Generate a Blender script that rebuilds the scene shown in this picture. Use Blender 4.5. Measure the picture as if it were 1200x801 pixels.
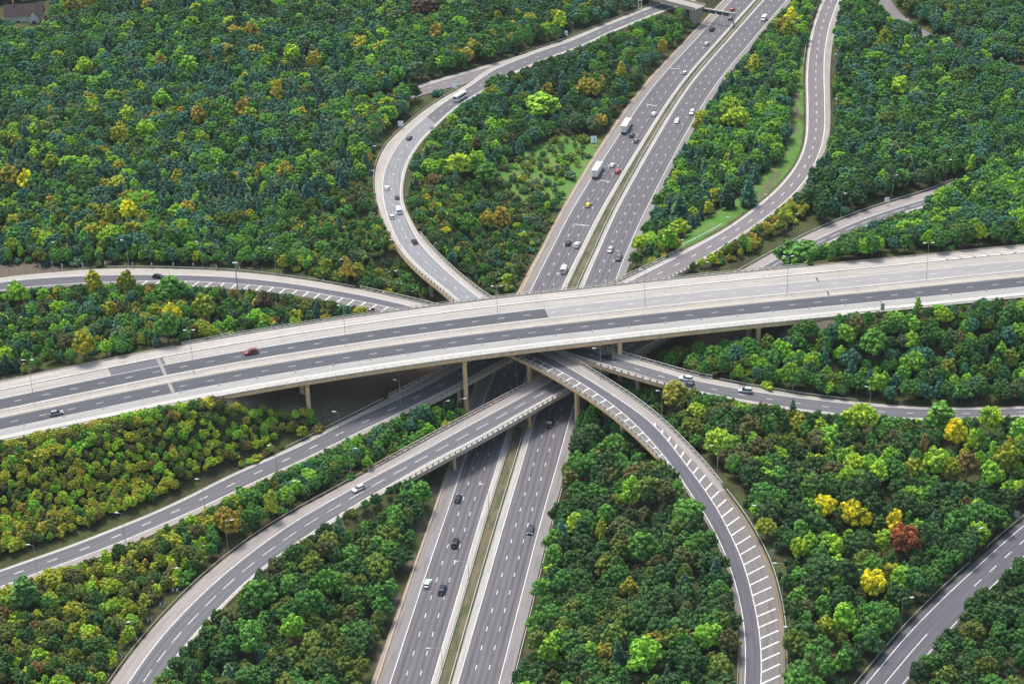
import bpy, bmesh, math, random
import numpy as np
from math import radians, sin, cos, pi
from mathutils import Vector, Matrix

random.seed(7); rng = np.random.default_rng(7)
scene = bpy.context.scene
for o in list(bpy.data.objects): bpy.data.objects.remove(o)
COL = scene.collection

# ------------------------------------------------------------------ camera
FPX, PITCH, ROLL, CAMH = 2427.1, 0.475438, -0.0336879, 334.68
_F = np.array([0, cos(PITCH), -sin(PITCH)]); _U = np.array([0, sin(PITCH), cos(PITCH)]); _X = np.array([1., 0, 0])
CX_ = cos(ROLL)*_X + sin(ROLL)*_U; CU_ = -sin(ROLL)*_X + cos(ROLL)*_U; CF_ = _F
cam_d = bpy.data.cameras.new("camera"); cam = bpy.data.objects.new("camera", cam_d); COL.objects.link(cam)
cam_d.sensor_width = 36; cam_d.lens = FPX/1200*36; cam_d.clip_start = 1; cam_d.clip_end = 12000
M_ = Matrix([[CX_[i], CU_[i], -CF_[i]] for i in range(3)]).to_4x4(); M_.translation = (0, 0, CAMH)
cam.matrix_world = M_
scene.camera = cam

# ------------------------------------------------------------------ light
SUN_EL, SUN_AZ = radians(66), radians(-32)     # soft light through high cloud, from ahead-left of the camera
w = bpy.data.worlds.new("World"); scene.world = w; w.use_nodes = True
nt = w.node_tree; bg = nt.nodes['Background']
sky = nt.nodes.new('ShaderNodeTexSky'); sky.sky_type = 'NISHITA'; sky.sun_disc = False
sky.sun_elevation = SUN_EL; sky.sun_rotation = SUN_AZ; sky.air_density = 1.6; sky.dust_density = 4; sky.ozone_density = 1.0
nt.links.new(sky.outputs[0], bg.inputs[0]); bg.inputs[1].default_value = 0.105
sl = bpy.data.lights.new("sun", 'SUN'); sl.energy = 1.5; sl.angle = radians(16); sl.color = (1, .965, .91)
sun = bpy.data.objects.new("sun", sl); COL.objects.link(sun)
sd = Vector((sin(SUN_AZ)*cos(SUN_EL), cos(SUN_AZ)*cos(SUN_EL), sin(SUN_EL)))
sun.rotation_euler = sd.to_track_quat('Z', 'Y').to_euler(); sun.location = (0, 0, 500)
scene.view_settings.view_transform = 'Standard'; scene.view_settings.look = 'None'
scene.view_settings.exposure = 1.10; scene.view_settings.gamma = 1; scene.view_settings.use_curve_mapping = False
scene.cycles.max_bounces = 5; scene.cycles.diffuse_bounces = 3; scene.cycles.volume_bounces = 0

# ------------------------------------------------------------------ helpers
def at(px, py, z=0.0):
    "where the sight line through a point of the photograph (1200 wide) meets the level z"
    d = CF_*FPX + CX_*(px-600) - CU_*(py-400.5); t = (z-CAMH)/d[2]
    return np.array([d[0]*t, d[1]*t, z])
def proj(P):
    v = np.asarray(P, float) - np.array([0, 0, CAMH]); Z = v@CF_
    return 600+FPX*(v@CX_)/Z, 400.5-FPX*(v@CU_)/Z

def tag(o, label=None, cat=None, group=None, kind=None):
    if label: o['label'] = label
    if cat: o['category'] = cat
    if group: o['group'] = group
    if kind: o['kind'] = kind
    return o
def empty(name, loc=(0, 0, 0), rz=0.0, sc=None):
    o = bpy.data.objects.new(name, None); COL.objects.link(o); o.empty_display_size = .5
    o.location = loc; o.rotation_euler = (0, 0, rz)
    if sc: o.scale = sc
    return o
def mobj(name, verts, faces, mat, parent=None, smooth=False, uvs=None):
    me = bpy.data.meshes.new(name)
    me.from_pydata([tuple(map(float, v)) for v in verts], [], [tuple(map(int, f)) for f in faces])
    mats = mat if isinstance(mat, (list, tuple)) else [mat]
    for m in mats:
        if m: me.materials.append(m)
    if uvs is not None:
        uv = me.uv_layers.new(name="UVMap")
        idx = np.zeros(len(me.loops), int); me.loops.foreach_get('vertex_index', idx)
        uv.data.foreach_set('uv', np.asarray(uvs, np.float32)[idx].ravel())
    if smooth: me.polygons.foreach_set('use_smooth', [True]*len(me.polygons))
    me.update()
    o = bpy.data.objects.new(name, me); COL.objects.link(o)
    if parent: o.parent = parent
    return o
class MB:
    "collects shapes into one mesh"
    def __init__(s): s.v = []; s.f = []
    def add(s, vs, fs):
        n = len(s.v); s.v += [tuple(map(float, p)) for p in vs]; s.f += [tuple(i+n for i in f) for f in fs]; return s
    def box(s, x0, x1, y0, y1, z0, z1, M=None):
        vs = [(x, y, z) for z in (z0, z1) for y in (y0, y1) for x in (x0, x1)]
        if M is not None: vs = [tuple(M @ Vector(p)) for p in vs]
        return s.add(vs, [(0, 2, 3, 1), (4, 5, 7, 6), (0, 1, 5, 4), (2, 6, 7, 3), (0, 4, 6, 2), (1, 3, 7, 5)])
    def tube(s, p0, p1, r0, r1=None, n=8):
        r1 = r0 if r1 is None else r1
        p0 = Vector(p0); p1 = Vector(p1); d = (p1-p0).normalized()
        a = d.orthogonal().normalized(); b = d.cross(a)
        vs = [p+(a*cos(2*pi*i/n)+b*sin(2*pi*i/n))*r for p, r in ((p0, r0), (p1, r1)) for i in range(n)]
        fs = [(i, (i+1) % n, n+(i+1) % n, n+i) for i in range(n)] + [tuple(range(n-1, -1, -1)), tuple(range(n, 2*n))]
        return s.add(vs, fs)
    def build(s, name, mat, parent=None, smooth=False): return mobj(name, s.v, s.f, mat, parent, smooth)
def copy_tree(o, parent=None):
    c = o.copy(); COL.objects.link(c)
    if parent: c.parent = parent
    for ch in list(o.children): copy_tree(ch, c)
    return c

# ------------------------------------------------------------------ materials
def newmat(name):
    m = bpy.data.materials.new(name); m.use_nodes = True
    return m, m.node_tree, m.node_tree.nodes['Principled BSDF']
def N(nt, t, **kw):
    n = nt.nodes.new(t)
    for k, v in kw.items():
        if k in n.inputs.keys() if isinstance(k, str) else False: n.inputs[k].default_value = v
        else: setattr(n, k, v)
    return n
def mix(nt, fac, a, b, bt='MIX'):
    n = nt.nodes.new('ShaderNodeMix'); n.data_type = 'RGBA'; n.blend_type = bt
    for sock, v in ((n.inputs[0], fac), (n.inputs[6], a), (n.inputs[7], b)):
        if hasattr(v, 'is_output'): nt.links.new(v, sock)
        elif isinstance(v, (int, float)): sock.default_value = v
        else: sock.default_value = (*v, 1)
    return n.outputs[2]
def noise(nt, vec, scale, detail=4, rough=.6):
    n = nt.nodes.new('ShaderNodeTexNoise'); n.inputs['Scale'].default_value = scale
    n.inputs['Detail'].default_value = detail; n.inputs['Roughness'].default_value = rough
    nt.links.new(vec, n.inputs['Vector']); return n.outputs['Fac']
def ramp(nt, fac, stops):
    n = nt.nodes.new('ShaderNodeValToRGB'); nt.links.new(fac, n.inputs[0]); e = n.color_ramp.elements
    while len(e) < len(stops): e.new(.5)
    for i, (p, c) in enumerate(stops):
        e[i].position = p; e[i].color = (c, c, c, 1) if isinstance(c, (int, float)) else (*c, 1)
    return n.outputs[0]
def vmul(nt, vec, s):
    n = nt.nodes.new('ShaderNodeVectorMath'); n.operation = 'MULTIPLY'
    nt.links.new(vec, n.inputs[0]); n.inputs[1].default_value = s; return n.outputs[0]
def plain(name, col, rough=.6, metal=0, var=.15, scale=1.5, spec=.4):
    m, nt, b = newmat(name)
    tc = nt.nodes.new('ShaderNodeTexCoord')
    f = noise(nt, tc.outputs['Object'], scale)
    c = mix(nt, ramp(nt, f, [(.3, 0), (.7, 1)]), tuple(x*(1-var) for x in col), tuple(min(1, x*(1+var)) for x in col))
    nt.links.new(c, b.inputs['Base Color']); b.inputs['Roughness'].default_value = rough
    b.inputs['Metallic'].default_value = metal; b.inputs['Specular IOR Level'].default_value = spec
    return m
def grimy(name, col, streak=.45):
    "cast concrete with panel joints and water streaks running down its faces"
    m, nt, b = newmat(name); tc = nt.nodes.new('ShaderNodeTexCoord'); P = tc.outputs['Object']
    a = ramp(nt, noise(nt, P, .5, 5, .65), [(.3, 0), (.7, 1)]); c = mix(nt, a, tuple(x*.80 for x in col), tuple(min(1, x*1.12) for x in col))
    s = ramp(nt, noise(nt, vmul(nt, P, (1, 1, .10)), 1.6, 4, .75), [(.48, 0), (.72, 1)])
    n = nt.nodes.new('ShaderNodeMath'); n.operation = 'MULTIPLY'; nt.links.new(s, n.inputs[0]); n.inputs[1].default_value = streak
    c = mix(nt, n.outputs[0], c, tuple(x*f for x, f in zip(col, (.42, .38, .34))))
    nt.links.new(c, b.inputs['Base Color']); b.inputs['Roughness'].default_value = .88; b.inputs['Specular IOR Level'].default_value = .25; return m
def road_mat(name, col, streak=.25, lane=3.65, nl=3, off=0.0, blot=.20, patchy=0.0, joints=0.0):
    "asphalt or concrete with wheel-track wear running along the lane (UV: x across in m, y along in m)"
    m, nt, b = newmat(name)
    uv = nt.nodes.new('ShaderNodeUVMap'); u = uv.outputs[0]
    base = mix(nt, ramp(nt, noise(nt, vmul(nt, u, (1.5, .12, 1)), .55, 5, .7), [(.25, 0), (.75, 1)]),
               tuple(c*(1-blot) for c in col), tuple(c*(1+blot) for c in col))
    # wheel tracks: two darker bands in each lane
    sx = nt.nodes.new('ShaderNodeSeparateXYZ'); nt.links.new(u, sx.inputs[0])
    def math_(op, a, bb):
        n = nt.nodes.new('ShaderNodeMath'); n.operation = op
        for i, v in enumerate((a, bb)):
            if v is None: continue
            if hasattr(v, 'is_output'): nt.links.new(v, n.inputs[i])
            else: n.inputs[i].default_value = v
        return n.outputs[0]
    wob = noise(nt, vmul(nt, u, (0, .02, 1)), 1.0, 2)
    xx = math_('ADD', sx.outputs[0], math_('MULTIPLY', wob, .5))
    ph = math_('MULTIPLY', math_('ADD', xx, off-.25), 2*pi*2/lane)
    tr = math_('MULTIPLY', math_('ADD', math_('COSINE', ph, None), 1), .5)
    tr = math_('MULTIPLY', tr, ramp(nt, noise(nt, vmul(nt, u, (.25, .01, 1)), 1.0, 3), [(.3, .35), (.7, 1)]))
    c = mix(nt, math_('MULTIPLY', tr, streak), base, tuple(x*.35 for x in col))
    st = ramp(nt, noise(nt, vmul(nt, u, (2.2, .03, 1)), 1.0, 4, .75), [(.5, 0), (.8, 1)])
    c = mix(nt, math_('MULTIPLY', st, .25), c, tuple(min(1, x*1.6) for x in col))
    if joints:
        fr = math_('FRACT', math_('DIVIDE', sx.outputs[1], 7.5), None)
        jl = math_('LESS_THAN', fr, .03)
        c = mix(nt, math_('MULTIPLY', jl, joints), c, tuple(x*.4 for x in col))
    if patchy:
        pt = ramp(nt, noise(nt, vmul(nt, u, (.5, .07, 1)), 1.0, 1, .3), [(.6, 0), (.63, 1)])
        c = mix(nt, math_('MULTIPLY', pt, patchy), c, tuple(x*.55 for x in col))
    fine = noise(nt, u, 9.0, 2)
    c = mix(nt, .35, c, mix(nt, fine, (.3, .3, .3), (.75, .75, .75)), 'OVERLAY')
    nt.links.new(c, b.inputs['Base Color']); b.inputs['Roughness'].default_value = .88
    b.inputs['Specular IOR Level'].default_value = .3
    return m
MAT = {}
MAT['m_lane'] = road_mat('motorway_asphalt', (.128, .121, .130), .7)
MAT['m_shoulder'] = road_mat('motorway_shoulder', (.205, .190, .188), .10, blot=.2, patchy=.25)
MAT['m_edge'] = road_mat('concrete_edge', (.34, .32, .29), .05, blot=.3)
MAT['v_lane'] = road_mat('viaduct_dark_asphalt', (.082, .084, .098), .45, off=.4)
MAT['v_lane_light'] = road_mat('viaduct_light_asphalt', (.270, .262, .258), .22, off=.4)
MAT['v_shoulder'] = road_mat('viaduct_concrete_shoulder', (.33, .31, .28), .16, blot=.24, joints=.25)
MAT['v_near_shoulder'] = road_mat('viaduct_grey_shoulder', (.30, .29, .275), .14, blot=.22, joints=.2)
MAT['v_patch'] = road_mat('viaduct_patch', (.12, .12, .135), .1)
MAT['v_median'] = road_mat('viaduct_median_concrete', (.38, .35, .305), .08, blot=.26, joints=.35)
MAT['v_verge'] = road_mat('viaduct_verge', (.40, .37, .33), .45, lane=2.6, blot=.3, joints=.3)
MAT['v_verge_white'] = road_mat('viaduct_white_verge', (.42, .40, .36), .08, blot=.24, joints=.2)
MAT['r_lane'] = road_mat('slip_asphalt', (.105, .102, .118), .30, off=.3)
MAT['r_lane_mid'] = road_mat('slip_asphalt_worn', (.130, .127, .138), .50, off=.3)
MAT['r_lane_light'] = road_mat('slip_asphalt_pale', (.215, .215, .225), .35, off=.3)
MAT['r_lane_f'] = road_mat('slip_asphalt_warm', (.170, .155, .160), .28, off=.3)
MAT['r_hatch'] = road_mat('hatched_asphalt', (.165, .152, .148), .15, blot=.22, patchy=.3)
MAT['r_shoulder'] = road_mat('slip_shoulder', (.28, .25, .232), .12, blot=.22, patchy=.2)
MAT['r_concrete'] = road_mat('slip_concrete', (.34, .315, .28), .08, blot=.22, joints=.2)
MAT['r_dirt'] = road_mat('dirt_verge', (.19, .150, .11), .05, blot=.5)
MAT['m_dirt'] = road_mat('sandy_verge', (.30, .235, .175), .05, blot=.3)
def paint_mat():
    m, nt, b = newmat('road_paint')
    tc = nt.nodes.new('ShaderNodeTexCoord')
    f = noise(nt, tc.outputs['Object'], 1.3, 6, .8)
    c = mix(nt, ramp(nt, f, [(.35, 0), (.55, 1)]), (.30, .29, .28), (.66, .65, .62))
    nt.links.new(c, b.inputs['Base Color']); b.inputs['Roughness'].default_value = .7
    return m
MAT['paint'] = paint_mat()
MAT['tan'] = grimy('buff_concrete', (.78, .53, .30), .35)
MAT['brownconc'] = grimy('weathered_concrete', (.48, .40, .31), .5)
MAT['soffit'] = plain('grey_concrete', (.30, .27, .24), .9, var=.25, scale=.4)
MAT['parapet'] = grimy('pale_parapet_concrete', (.44, .415, .37), .5)
MAT['parapet_tan'] = grimy('buff_parapet_concrete', (.45, .39, .32), .55)
MAT['gap'] = plain('dark_joint', (.05, .05, .05), .9)
MAT['galv'] = plain('galvanised_steel', (.52, .53, .53), .5, .3, var=.12)
MAT['lamp_white'] = plain('lamp_housing', (.80, .80, .78), .4, 0)
MAT['pole'] = plain('lamp_pole', (.34, .36, .35), .55, .2)
MAT['glass'] = plain('car_glass', (.012, .014, .018), .08, 0, var=0, spec=.8)
MAT['tyre'] = plain('tyre', (.02, .02, .02), .8)
MAT['rim'] = plain('rim', (.45, .45, .46), .35, .7)
MAT['light_red'] = plain('rear_light', (.45, .02, .02), .3)
MAT['light_white'] = plain('front_light', (.85, .85, .82), .15)
MAT['sign_back'] = plain('sign_back_grey', (.42, .43, .43), .55, .2)
MAT['sign_white'] = plain('sign_white', (.90, .93, .94), .4)
MAT['sign_blue'] = plain('sign_blue', (.04, .14, .35), .4)
MAT['black'] = plain('sign_black', (.02, .02, .02), .5)
MAT['white'] = plain('white_face', (.85, .85, .83), .5, var=.05)
MAT['dark_metal'] = plain('dark_metal', (.07, .07, .075), .5, .4)
# ------------------------------------------------------------------ road geometry
def smooth_arr(A, s, sig=6.0):
    "gaussian smoothing of points along arc length"
    out = np.empty_like(A)
    for i in range(len(A)):
        wgt = np.exp(-.5*((s-s[i])/sig)**2)
        r = min(s[i]-s[0], s[-1]-s[i])
        if r < 3*sig: wgt = np.exp(-.5*((s-s[i])/max(r/3, .01))**2)
        out[i] = (A*wgt[:, None]).sum(0)/wgt.sum()
    return out
def catmull(P, n):
    P = np.asarray(P, float); Q = np.vstack([2*P[0]-P[1], P, 2*P[-1]-P[-2]]); out = []
    for i in range(1, len(Q)-2):
        p0, p1, p2, p3 = Q[i-1:i+3]
        for k in range(n):
            t = k/n
            out.append(.5*((2*p1)+(-p0+p2)*t+(2*p0-5*p1+4*p2-p3)*t*t+(-p0+3*p1-3*p2+p3)*t**3))
    out.append(Q[-2]); return np.array(out)
def arclen(P):
    return np.concatenate([[0], np.cumsum(np.linalg.norm(np.diff(P[:, :2], axis=0), axis=1))])
class Road:
    """stations: [(z, p_a, p_b, p_c, ...)] points of the photograph on each lateral line, left to right"""
    def __init__(s, name, stations, sig=6.0, n=10, ext=(70, 70)):
        s.name = name; k = len(stations[0])-1
        L = []
        for j in range(k):
            P = np.array([at(*st[j+1], st[0]) for st in stations]); L.append(catmull(P, n))
        mid = (L[0]+L[-1])/2; sl_ = arclen(mid)
        # resample to an even step, then smooth every line
        m = int(sl_[-1]/2.5)+1; t = np.linspace(0, sl_[-1], m)
        s.L = [smooth_arr(np.column_stack([np.interp(t, sl_, l[:, i]) for i in range(3)]), t, sig) for l in L]
        # carry both ends on in a straight line beyond the frame
        dm = (s.L[0]+s.L[-1])/2; h0 = dm[0]-dm[4]; h1 = dm[-1]-dm[-5]; h0[2] = h1[2] = 0
        h0 *= 2.5/np.linalg.norm(h0); h1 *= 2.5/np.linalg.norm(h1); n0, n1 = int(ext[0]/2.5), int(ext[1]/2.5)
        s.L = [np.vstack([l[0]+h0*np.arange(n0, 0, -1)[:, None], l, l[-1]+h1*np.arange(1, n1+1)[:, None]]) for l in s.L]
        s.mid = (s.L[0]+s.L[-1])/2; s.s = arclen(s.mid)
        s.hw = np.linalg.norm((s.L[0]-s.L[-1])[:, :2], axis=1)/2
        s.nodes = [proj(p) for p in s.mid]
        s.bridge = np.zeros(len(s.mid), bool)
    def idx(s, px, py=None):
        "sample nearest to a point of the photograph"
        d = [(a-px)**2+((b-py)**2 if py is not None else 0) for a, b in s.nodes]; return int(np.argmin(d))
    def off(s, line, out):
        "a lateral line pushed outwards (towards its own side) by out metres"
        side = -1 if line == 0 else 1
        d = (s.L[-1]-s.L[0])[:, :2]; d /= np.linalg.norm(d, axis=1)[:, None]
        P = s.L[line].copy(); P[:, :2] += d*out*side; return P
    def lat(s, line, dx):
        "line shifted to the right by dx metres"
        d = (s.L[-1]-s.L[0])[:, :2]; d /= np.linalg.norm(d, axis=1)[:, None]
        P = s.L[line].copy(); P[:, :2] += d*dx; return P
def ribbon(name, A, B, mat, dz=0.0, i0=0, i1=None, parent=None, kind='structure', dza=None, dzb=None):
    A = A[i0:i1]; B = B[i0:i1]; n = len(A); v = []; uv = []; s = arclen((A+B)/2)
    k = 3
    for i in range(n):
        wd = np.linalg.norm((B[i]-A[i])[:2])
        for j in range(k+1):
            p = A[i]*(1-j/k)+B[i]*j/k
            z = (dz if dza is None else dza)*(1-j/k)+(dz if dzb is None else dzb)*j/k
            v.append((p[0], p[1], p[2]+z)); uv.append((wd*j/k, s[i]+i0*2.5))
    f = [(i*(k+1)+j, i*(k+1)+j+1, (i+1)*(k+1)+j+1, (i+1)*(k+1)+j) for i in range(n-1) for j in range(k)]
    # keep normals upward
    a, b, c = (np.array(v[q]) for q in f[0][:3])
    if np.cross(b-a, c-a)[2] < 0: f = [q[::-1] for q in f]
    o = mobj(name, v, f, mat, parent, False, uv)
    if parent is None: tag(o, kind=kind)
    return o
class Lines:
    "collects painted markings into one mesh per road"
    def __init__(s, dz=.012): s.mb = MB(); s.dz = dz
    def quad(s, p0, p1, w):
        d = (p1-p0)[:2]; L = np.linalg.norm(d)
        if L < 1e-4: return
        n = np.array([-d[1], d[0]])/L*w/2
        v = [(p0[0]+n[0], p0[1]+n[1], p0[2]+s.dz), (p0[0]-n[0], p0[1]-n[1], p0[2]+s.dz), (p1[0]-n[0], p1[1]-n[1], p1[2]+s.dz), (p1[0]+n[0], p1[1]+n[1], p1[2]+s.dz)]
        s.mb.add(v, [(0, 1, 2, 3)])
    def solid(s, P, w=.22, i0=0, i1=None):
        P = P[i0:i1]; n = len(P); v = []
        for i in range(n):
            d = P[min(i+1, n-1)]-P[max(i-1, 0)]; d = d[:2]/np.linalg.norm(d[:2]); nn = np.array([-d[1], d[0]])*w/2
            v += [(P[i][0]+nn[0], P[i][1]+nn[1], P[i][2]+s.dz), (P[i][0]-nn[0], P[i][1]-nn[1], P[i][2]+s.dz)]
        s.mb.add(v, [(2*i, 2*i+1, 2*i+3, 2*i+2) for i in range(n-1)])
    def dashes(s, P, L=2.0, gap=7.0, w=.22, s0=0.0, smin=0, smax=1e9, start=0.0):
        S = arclen(P); x = start
        def pt(q): return np.array([np.interp(q, S, P[:, i]) for i in range(3)])
        while x+L < S[-1]:
            if smin <= x <= smax: s.quad(pt(x), pt(x+L), w)
            x += L+gap
    def build(s, name='road_markings'): return tag(s.mb.build(name, MAT['paint']), kind='structure')
def loft(name, secs, mat, parent=None, cap=True):
    "secs: list of closed cross-sections (same point count)"
    n = len(secs); k = len(secs[0]); v = [p for s in secs for p in s]
    f = [(i*k+j, i*k+(j+1) % k, (i+1)*k+(j+1) % k, (i+1)*k+j) for i in range(n-1) for j in range(k)]
    if cap: f += [tuple(range(k-1, -1, -1)), tuple((n-1)*k+j for j in range(k))]
    return mobj(name, v, f, mat, parent)
def barrier(name, P, w, z0, z1, mat, parent=None):
    secs = []; n = len(P)
    for i in range(n):
        d = P[min(i+1, n-1)]-P[max(i-1, 0)]; d = d[:2]/np.linalg.norm(d[:2]); nn = np.array([-d[1], d[0]])*w/2
        x, y, z = P[i]
        secs.append([(x-nn[0], y-nn[1], z+z0), (x+nn[0], y+nn[1], z+z0), (x+nn[0], y+nn[1], z+z1), (x-nn[0], y-nn[1], z+z1)])
    return loft(name, secs, mat, parent)
def along(P, step, start=0.0):
    S = arclen(P); out = []; x = start
    while x < S[-1]:
        p = np.array([np.interp(x, S, P[:, i]) for i in range(3)])
        q = np.array([np.interp(min(x+.5, S[-1]), S, P[:, i]) for i in range(3)])-np.array([np.interp(max(x-.5, 0), S, P[:, i]) for i in range(3)])
        out.append((p, math.atan2(q[1], q[0]))); x += step
    return out
_post_me = {}
def posts(P, step, size, h, mat, parent, z0=0.0, name='post', start=0.0):
    key = (size, h, mat.name)
    for p, a in along(P, step, start):
        if key not in _post_me:
            mb = MB(); mb.box(-size[0]/2, size[0]/2, -size[1]/2, size[1]/2, 0, h); o = mb.build(name, mat); _post_me[key] = o.data
        else:
            o = bpy.data.objects.new(name, _post_me[key]); COL.objects.link(o)
        o.parent = parent; o.location = (p[0], p[1], p[2]+z0); o.rotation_euler = (0, 0, a)

ROADS = []
def pts(*a): return a
# ---- motorway on the valley floor (z = 0): o=sandy strip, p=pavement, LL, LR lines, e1, e2 median edges, RL, RR lines, RS edge
Mrows = [(801, 434, 444.3, 457, 505.2, 511.5, 529, 536.4, 584.4, 598.6),
 (680, 478, 484, 496.5, 541.3, 547.5, 563.5, 571.7, 615.6, 629),
 (610, 503, 508.5, 520.6, 561.8, 567.8, 584, 591.8, 633.8, 646.5),
 (540, 526.5, 532.5, 544.3, 583.9, 589.5, 605.3, 612.7, 654, 665.5),
 (480, 546, 551.5, 563.5, 602.5, 608, 623, 630.3, 670.6, 682),
 (430, 563.5, 570, 582.5, 620, 625.5, 640, 646.8, 687, 698),
 (340, 607, 615, 622.3, 657, 662, 676.5, 682, 717, 727),
 (290, 634, 640.5, 647.5, 681.5, 686, 699, 703.5, 736.5, 745.5),
 (240, 660.5, 666.5, 674, 707.3, 711.5, 722.5, 726.6, 759.5, 768),
 (160, 709.5, 716, 724.5, 755.5, 759, 767.5, 771.5, 801.5, 809),
 (100, 753, 760, 766.5, 795.5, 798.5, 806, 809, 838, 845),
 (50, 800, 805.5, 812, 838.5, 841.5, 849, 851.5, 879, 886),
 (0, 846.5, 852, 857.7, 883.5, 886, 893.5, 895.7, 922, 929)]
def ext(r0, r1, y):
    t = (y-r0[0])/(r1[0]-r0[0]); return tuple([y]+[a+(b-a)*t for a, b in zip(r0[1:], r1[1:])])
Mrows = [ext(Mrows[0], Mrows[1], 900)]+Mrows+[ext(Mrows[-1], Mrows[-2], -60), ext(Mrows[-1], Mrows[-2], -130)]
RM = Road('motorway', [(0.0,)+tuple((x, r[0]) for x in r[1:]) for r in Mrows], sig=9)
L = RM.L
ribbon('sandy_verge', L[0], L[1], MAT['m_dirt'], -.06)
ribbon('motorway_hard_shoulder', L[1], L[2], MAT['m_shoulder'])
ribbon('motorway_carriageway', L[2], L[3], MAT['m_lane'])
ribbon('motorway_inner_edge', L[3], L[4], MAT['m_edge'], 0.02)
ribbon('motorway_inner_edge', L[5], L[6], MAT['m_edge'], 0.02)
ribbon('motorway_carriageway', L[6], L[7], MAT['m_lane'])
ribbon('motorway_hard_shoulder', L[7], L[8], MAT['m_shoulder'])
ml = Lines()
for j, wd in ((2, .26), (3, .22), (6, .22), (7, .26)): ml.solid(L[j]+np.array([0, 0, .022]), wd)
for a, b in ((2, 3), (6, 7)):
    for f in (1/3, 2/3): ml.dashes(L[a]*(1-f)+L[b]*f, 2.2, 6.8, .24, start=1.5 if a == 2 else 4)
# short transverse distance ticks
for (x0, y0, x1, y1) in ((652, 320, 664, 321), (672.5, 262.5, 690.5, 264.5), (702, 211, 715, 213), (757, 122, 768, 124), (785, 80, 797, 81), (671, 475.5, 678, 476.5)):
    ml.quad(at(x0, y0), at(x1, y1), .45)
ml.build()
ROADS.append(RM)

# ---- slip road A: from the left, under the viaduct, curving down to the bottom edge. lines: a outer far, b, c white lines, d outer near
A_st = [(11, (-60, 334), (-60, 341), (-60, 350.5), (-60, 354)), (11, (0, 325), (0, 330.5), (0, 339.8), (0, 343)), (11, (60, 319), (60, 325), (60, 333.8), (60, 337)),
 (11, (130.5, 314.2), (130.5, 322), (130.5, 330), (130.5, 334)), (11, (199.5, 314.8), (199.5, 322), (199.5, 328.8), (199.5, 334.5)),
 (11.3, (270, 317.5), (270, 324.5), (270, 331.7), (270, 338.5)), (12, (340, 325), (340, 331.8), (340, 338.5), (340, 345)),
 (12.6, (390, 333), (389, 339.7), (388, 346), (387, 353.5)), (13, (424, 339.2), (423, 345.5), (421, 352.5), (418, 360.5)),
 (13.4, (463, 348), (461, 353.8), (458, 360), (454, 368)), (13.8, (508, 358.5), (505, 365), (501, 372), (496, 380)),
 (14, (585, 384), (578, 389), (570, 394.5), (562, 400)),
 (14, (660.5, 416.2), (648.8, 420.7), (638.3, 424.8), (627.5, 428.9)), (14, (698.1, 439.1), (687.9, 443), (678, 446.8), (666.5, 451.2)),
 (13.6, (737.3, 463.6), (725.7, 467.5), (714.8, 471.3), (703.5, 475)), (12.9, (777.9, 495.3), (767.5, 498.5), (751.3, 503.3), (741.8, 506.1)),
 (11.6, (824.9, 543.5), (806.8, 547.5), (791.6, 550.8), (787.1, 551.9)), (10.7, (851.5, 576.8), (830.8, 580.5), (813.2, 583.7), (810.5, 584.3)),
 (10, (871.8, 603.3), (846.8, 607), (830.9, 609.4), (827, 610)), (9, (894.6, 642.9), (865.5, 645.7), (849.5, 647.4), (846.2, 647.7)),
 (8.3, (906, 670), (875.3, 672.3), (858.8, 673.5), (855.5, 673.8)), (7.7, (913.7, 699), (882, 699), (866, 699), (861, 699)),
 (7.3, (917, 717), (886.1, 717), (869.8, 717), (863.8, 717)), (7, (919.6, 735), (889.4, 735), (872.3, 735), (866, 735)),
 (6.6, (920, 756), (891.4, 756), (873.7, 756), (866.8, 756)), (6.2, (920.5, 777), (892.4, 777), (873.8, 777), (866.5, 777)),
 (5.8, (920.5, 801), (891.8, 801), (873, 801), (865.6, 801)), (5.2, (918, 845), (888, 845), (868.5, 845), (861, 845)), (4.8, (914, 880), (883, 880), (863, 880), (855, 880))]
RA = Road('slip', A_st, sig=5); L = RA.L
iA_b0 = RA.idx(421, 350); iA_b1 = RA.idx(836, 572)
RA.bridge[iA_b0:iA_b1] = True
iA_v = RA.idx(560, 392); iA_w = RA.idx(760, 500)
ribbon('slip_shoulder', L[0], L[1], MAT['r_concrete'], i1=iA_v+1); ribbon('slip_hatched_area', L[2], L[3], MAT['r_hatch'], i1=iA_v+1)
ribbon('slip_carriageway', L[1], L[2], MAT['r_lane'])
ribbon('slip_shoulder', L[0], L[1], MAT['r_shoulder'], i0=iA_v, i1=iA_w+1); ribbon('slip_hatched_area', L[2], L[3], MAT['r_hatch'], i0=iA_v)
al = Lines(); al.solid(L[1], .28); al.solid(L[2], .26)
# hatching along the inner (c-d) strip left of and below the viaduct
def hatch(lines, road, i0, i1, la, lb, fa, fb, skew, step, w=.55):
    S = road.s; x = S[i0]
    while x < S[i1]:
        pa = np.array([np.interp(x, S, (road.L[la]*(1-fa)+road.L[lb]*fa)[:, i]) for i in range(3)])
        pb = np.array([np.interp(x+skew, S, (road.L[la]*(1-fb)+road.L[lb]*fb)[:, i]) for i in range(3)])
        lines.quad(pa, pb, w); x += step
hatch(al, RA, RA.idx(172, 326), RA.idx(470, 358), 2, 3, 0, 1.0, -2.6, 4.9)
hatch(al, RA, RA.idx(612, 408), RA.idx(790, 546), 2, 3, 0, .92, 0.6, 4.6)
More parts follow.
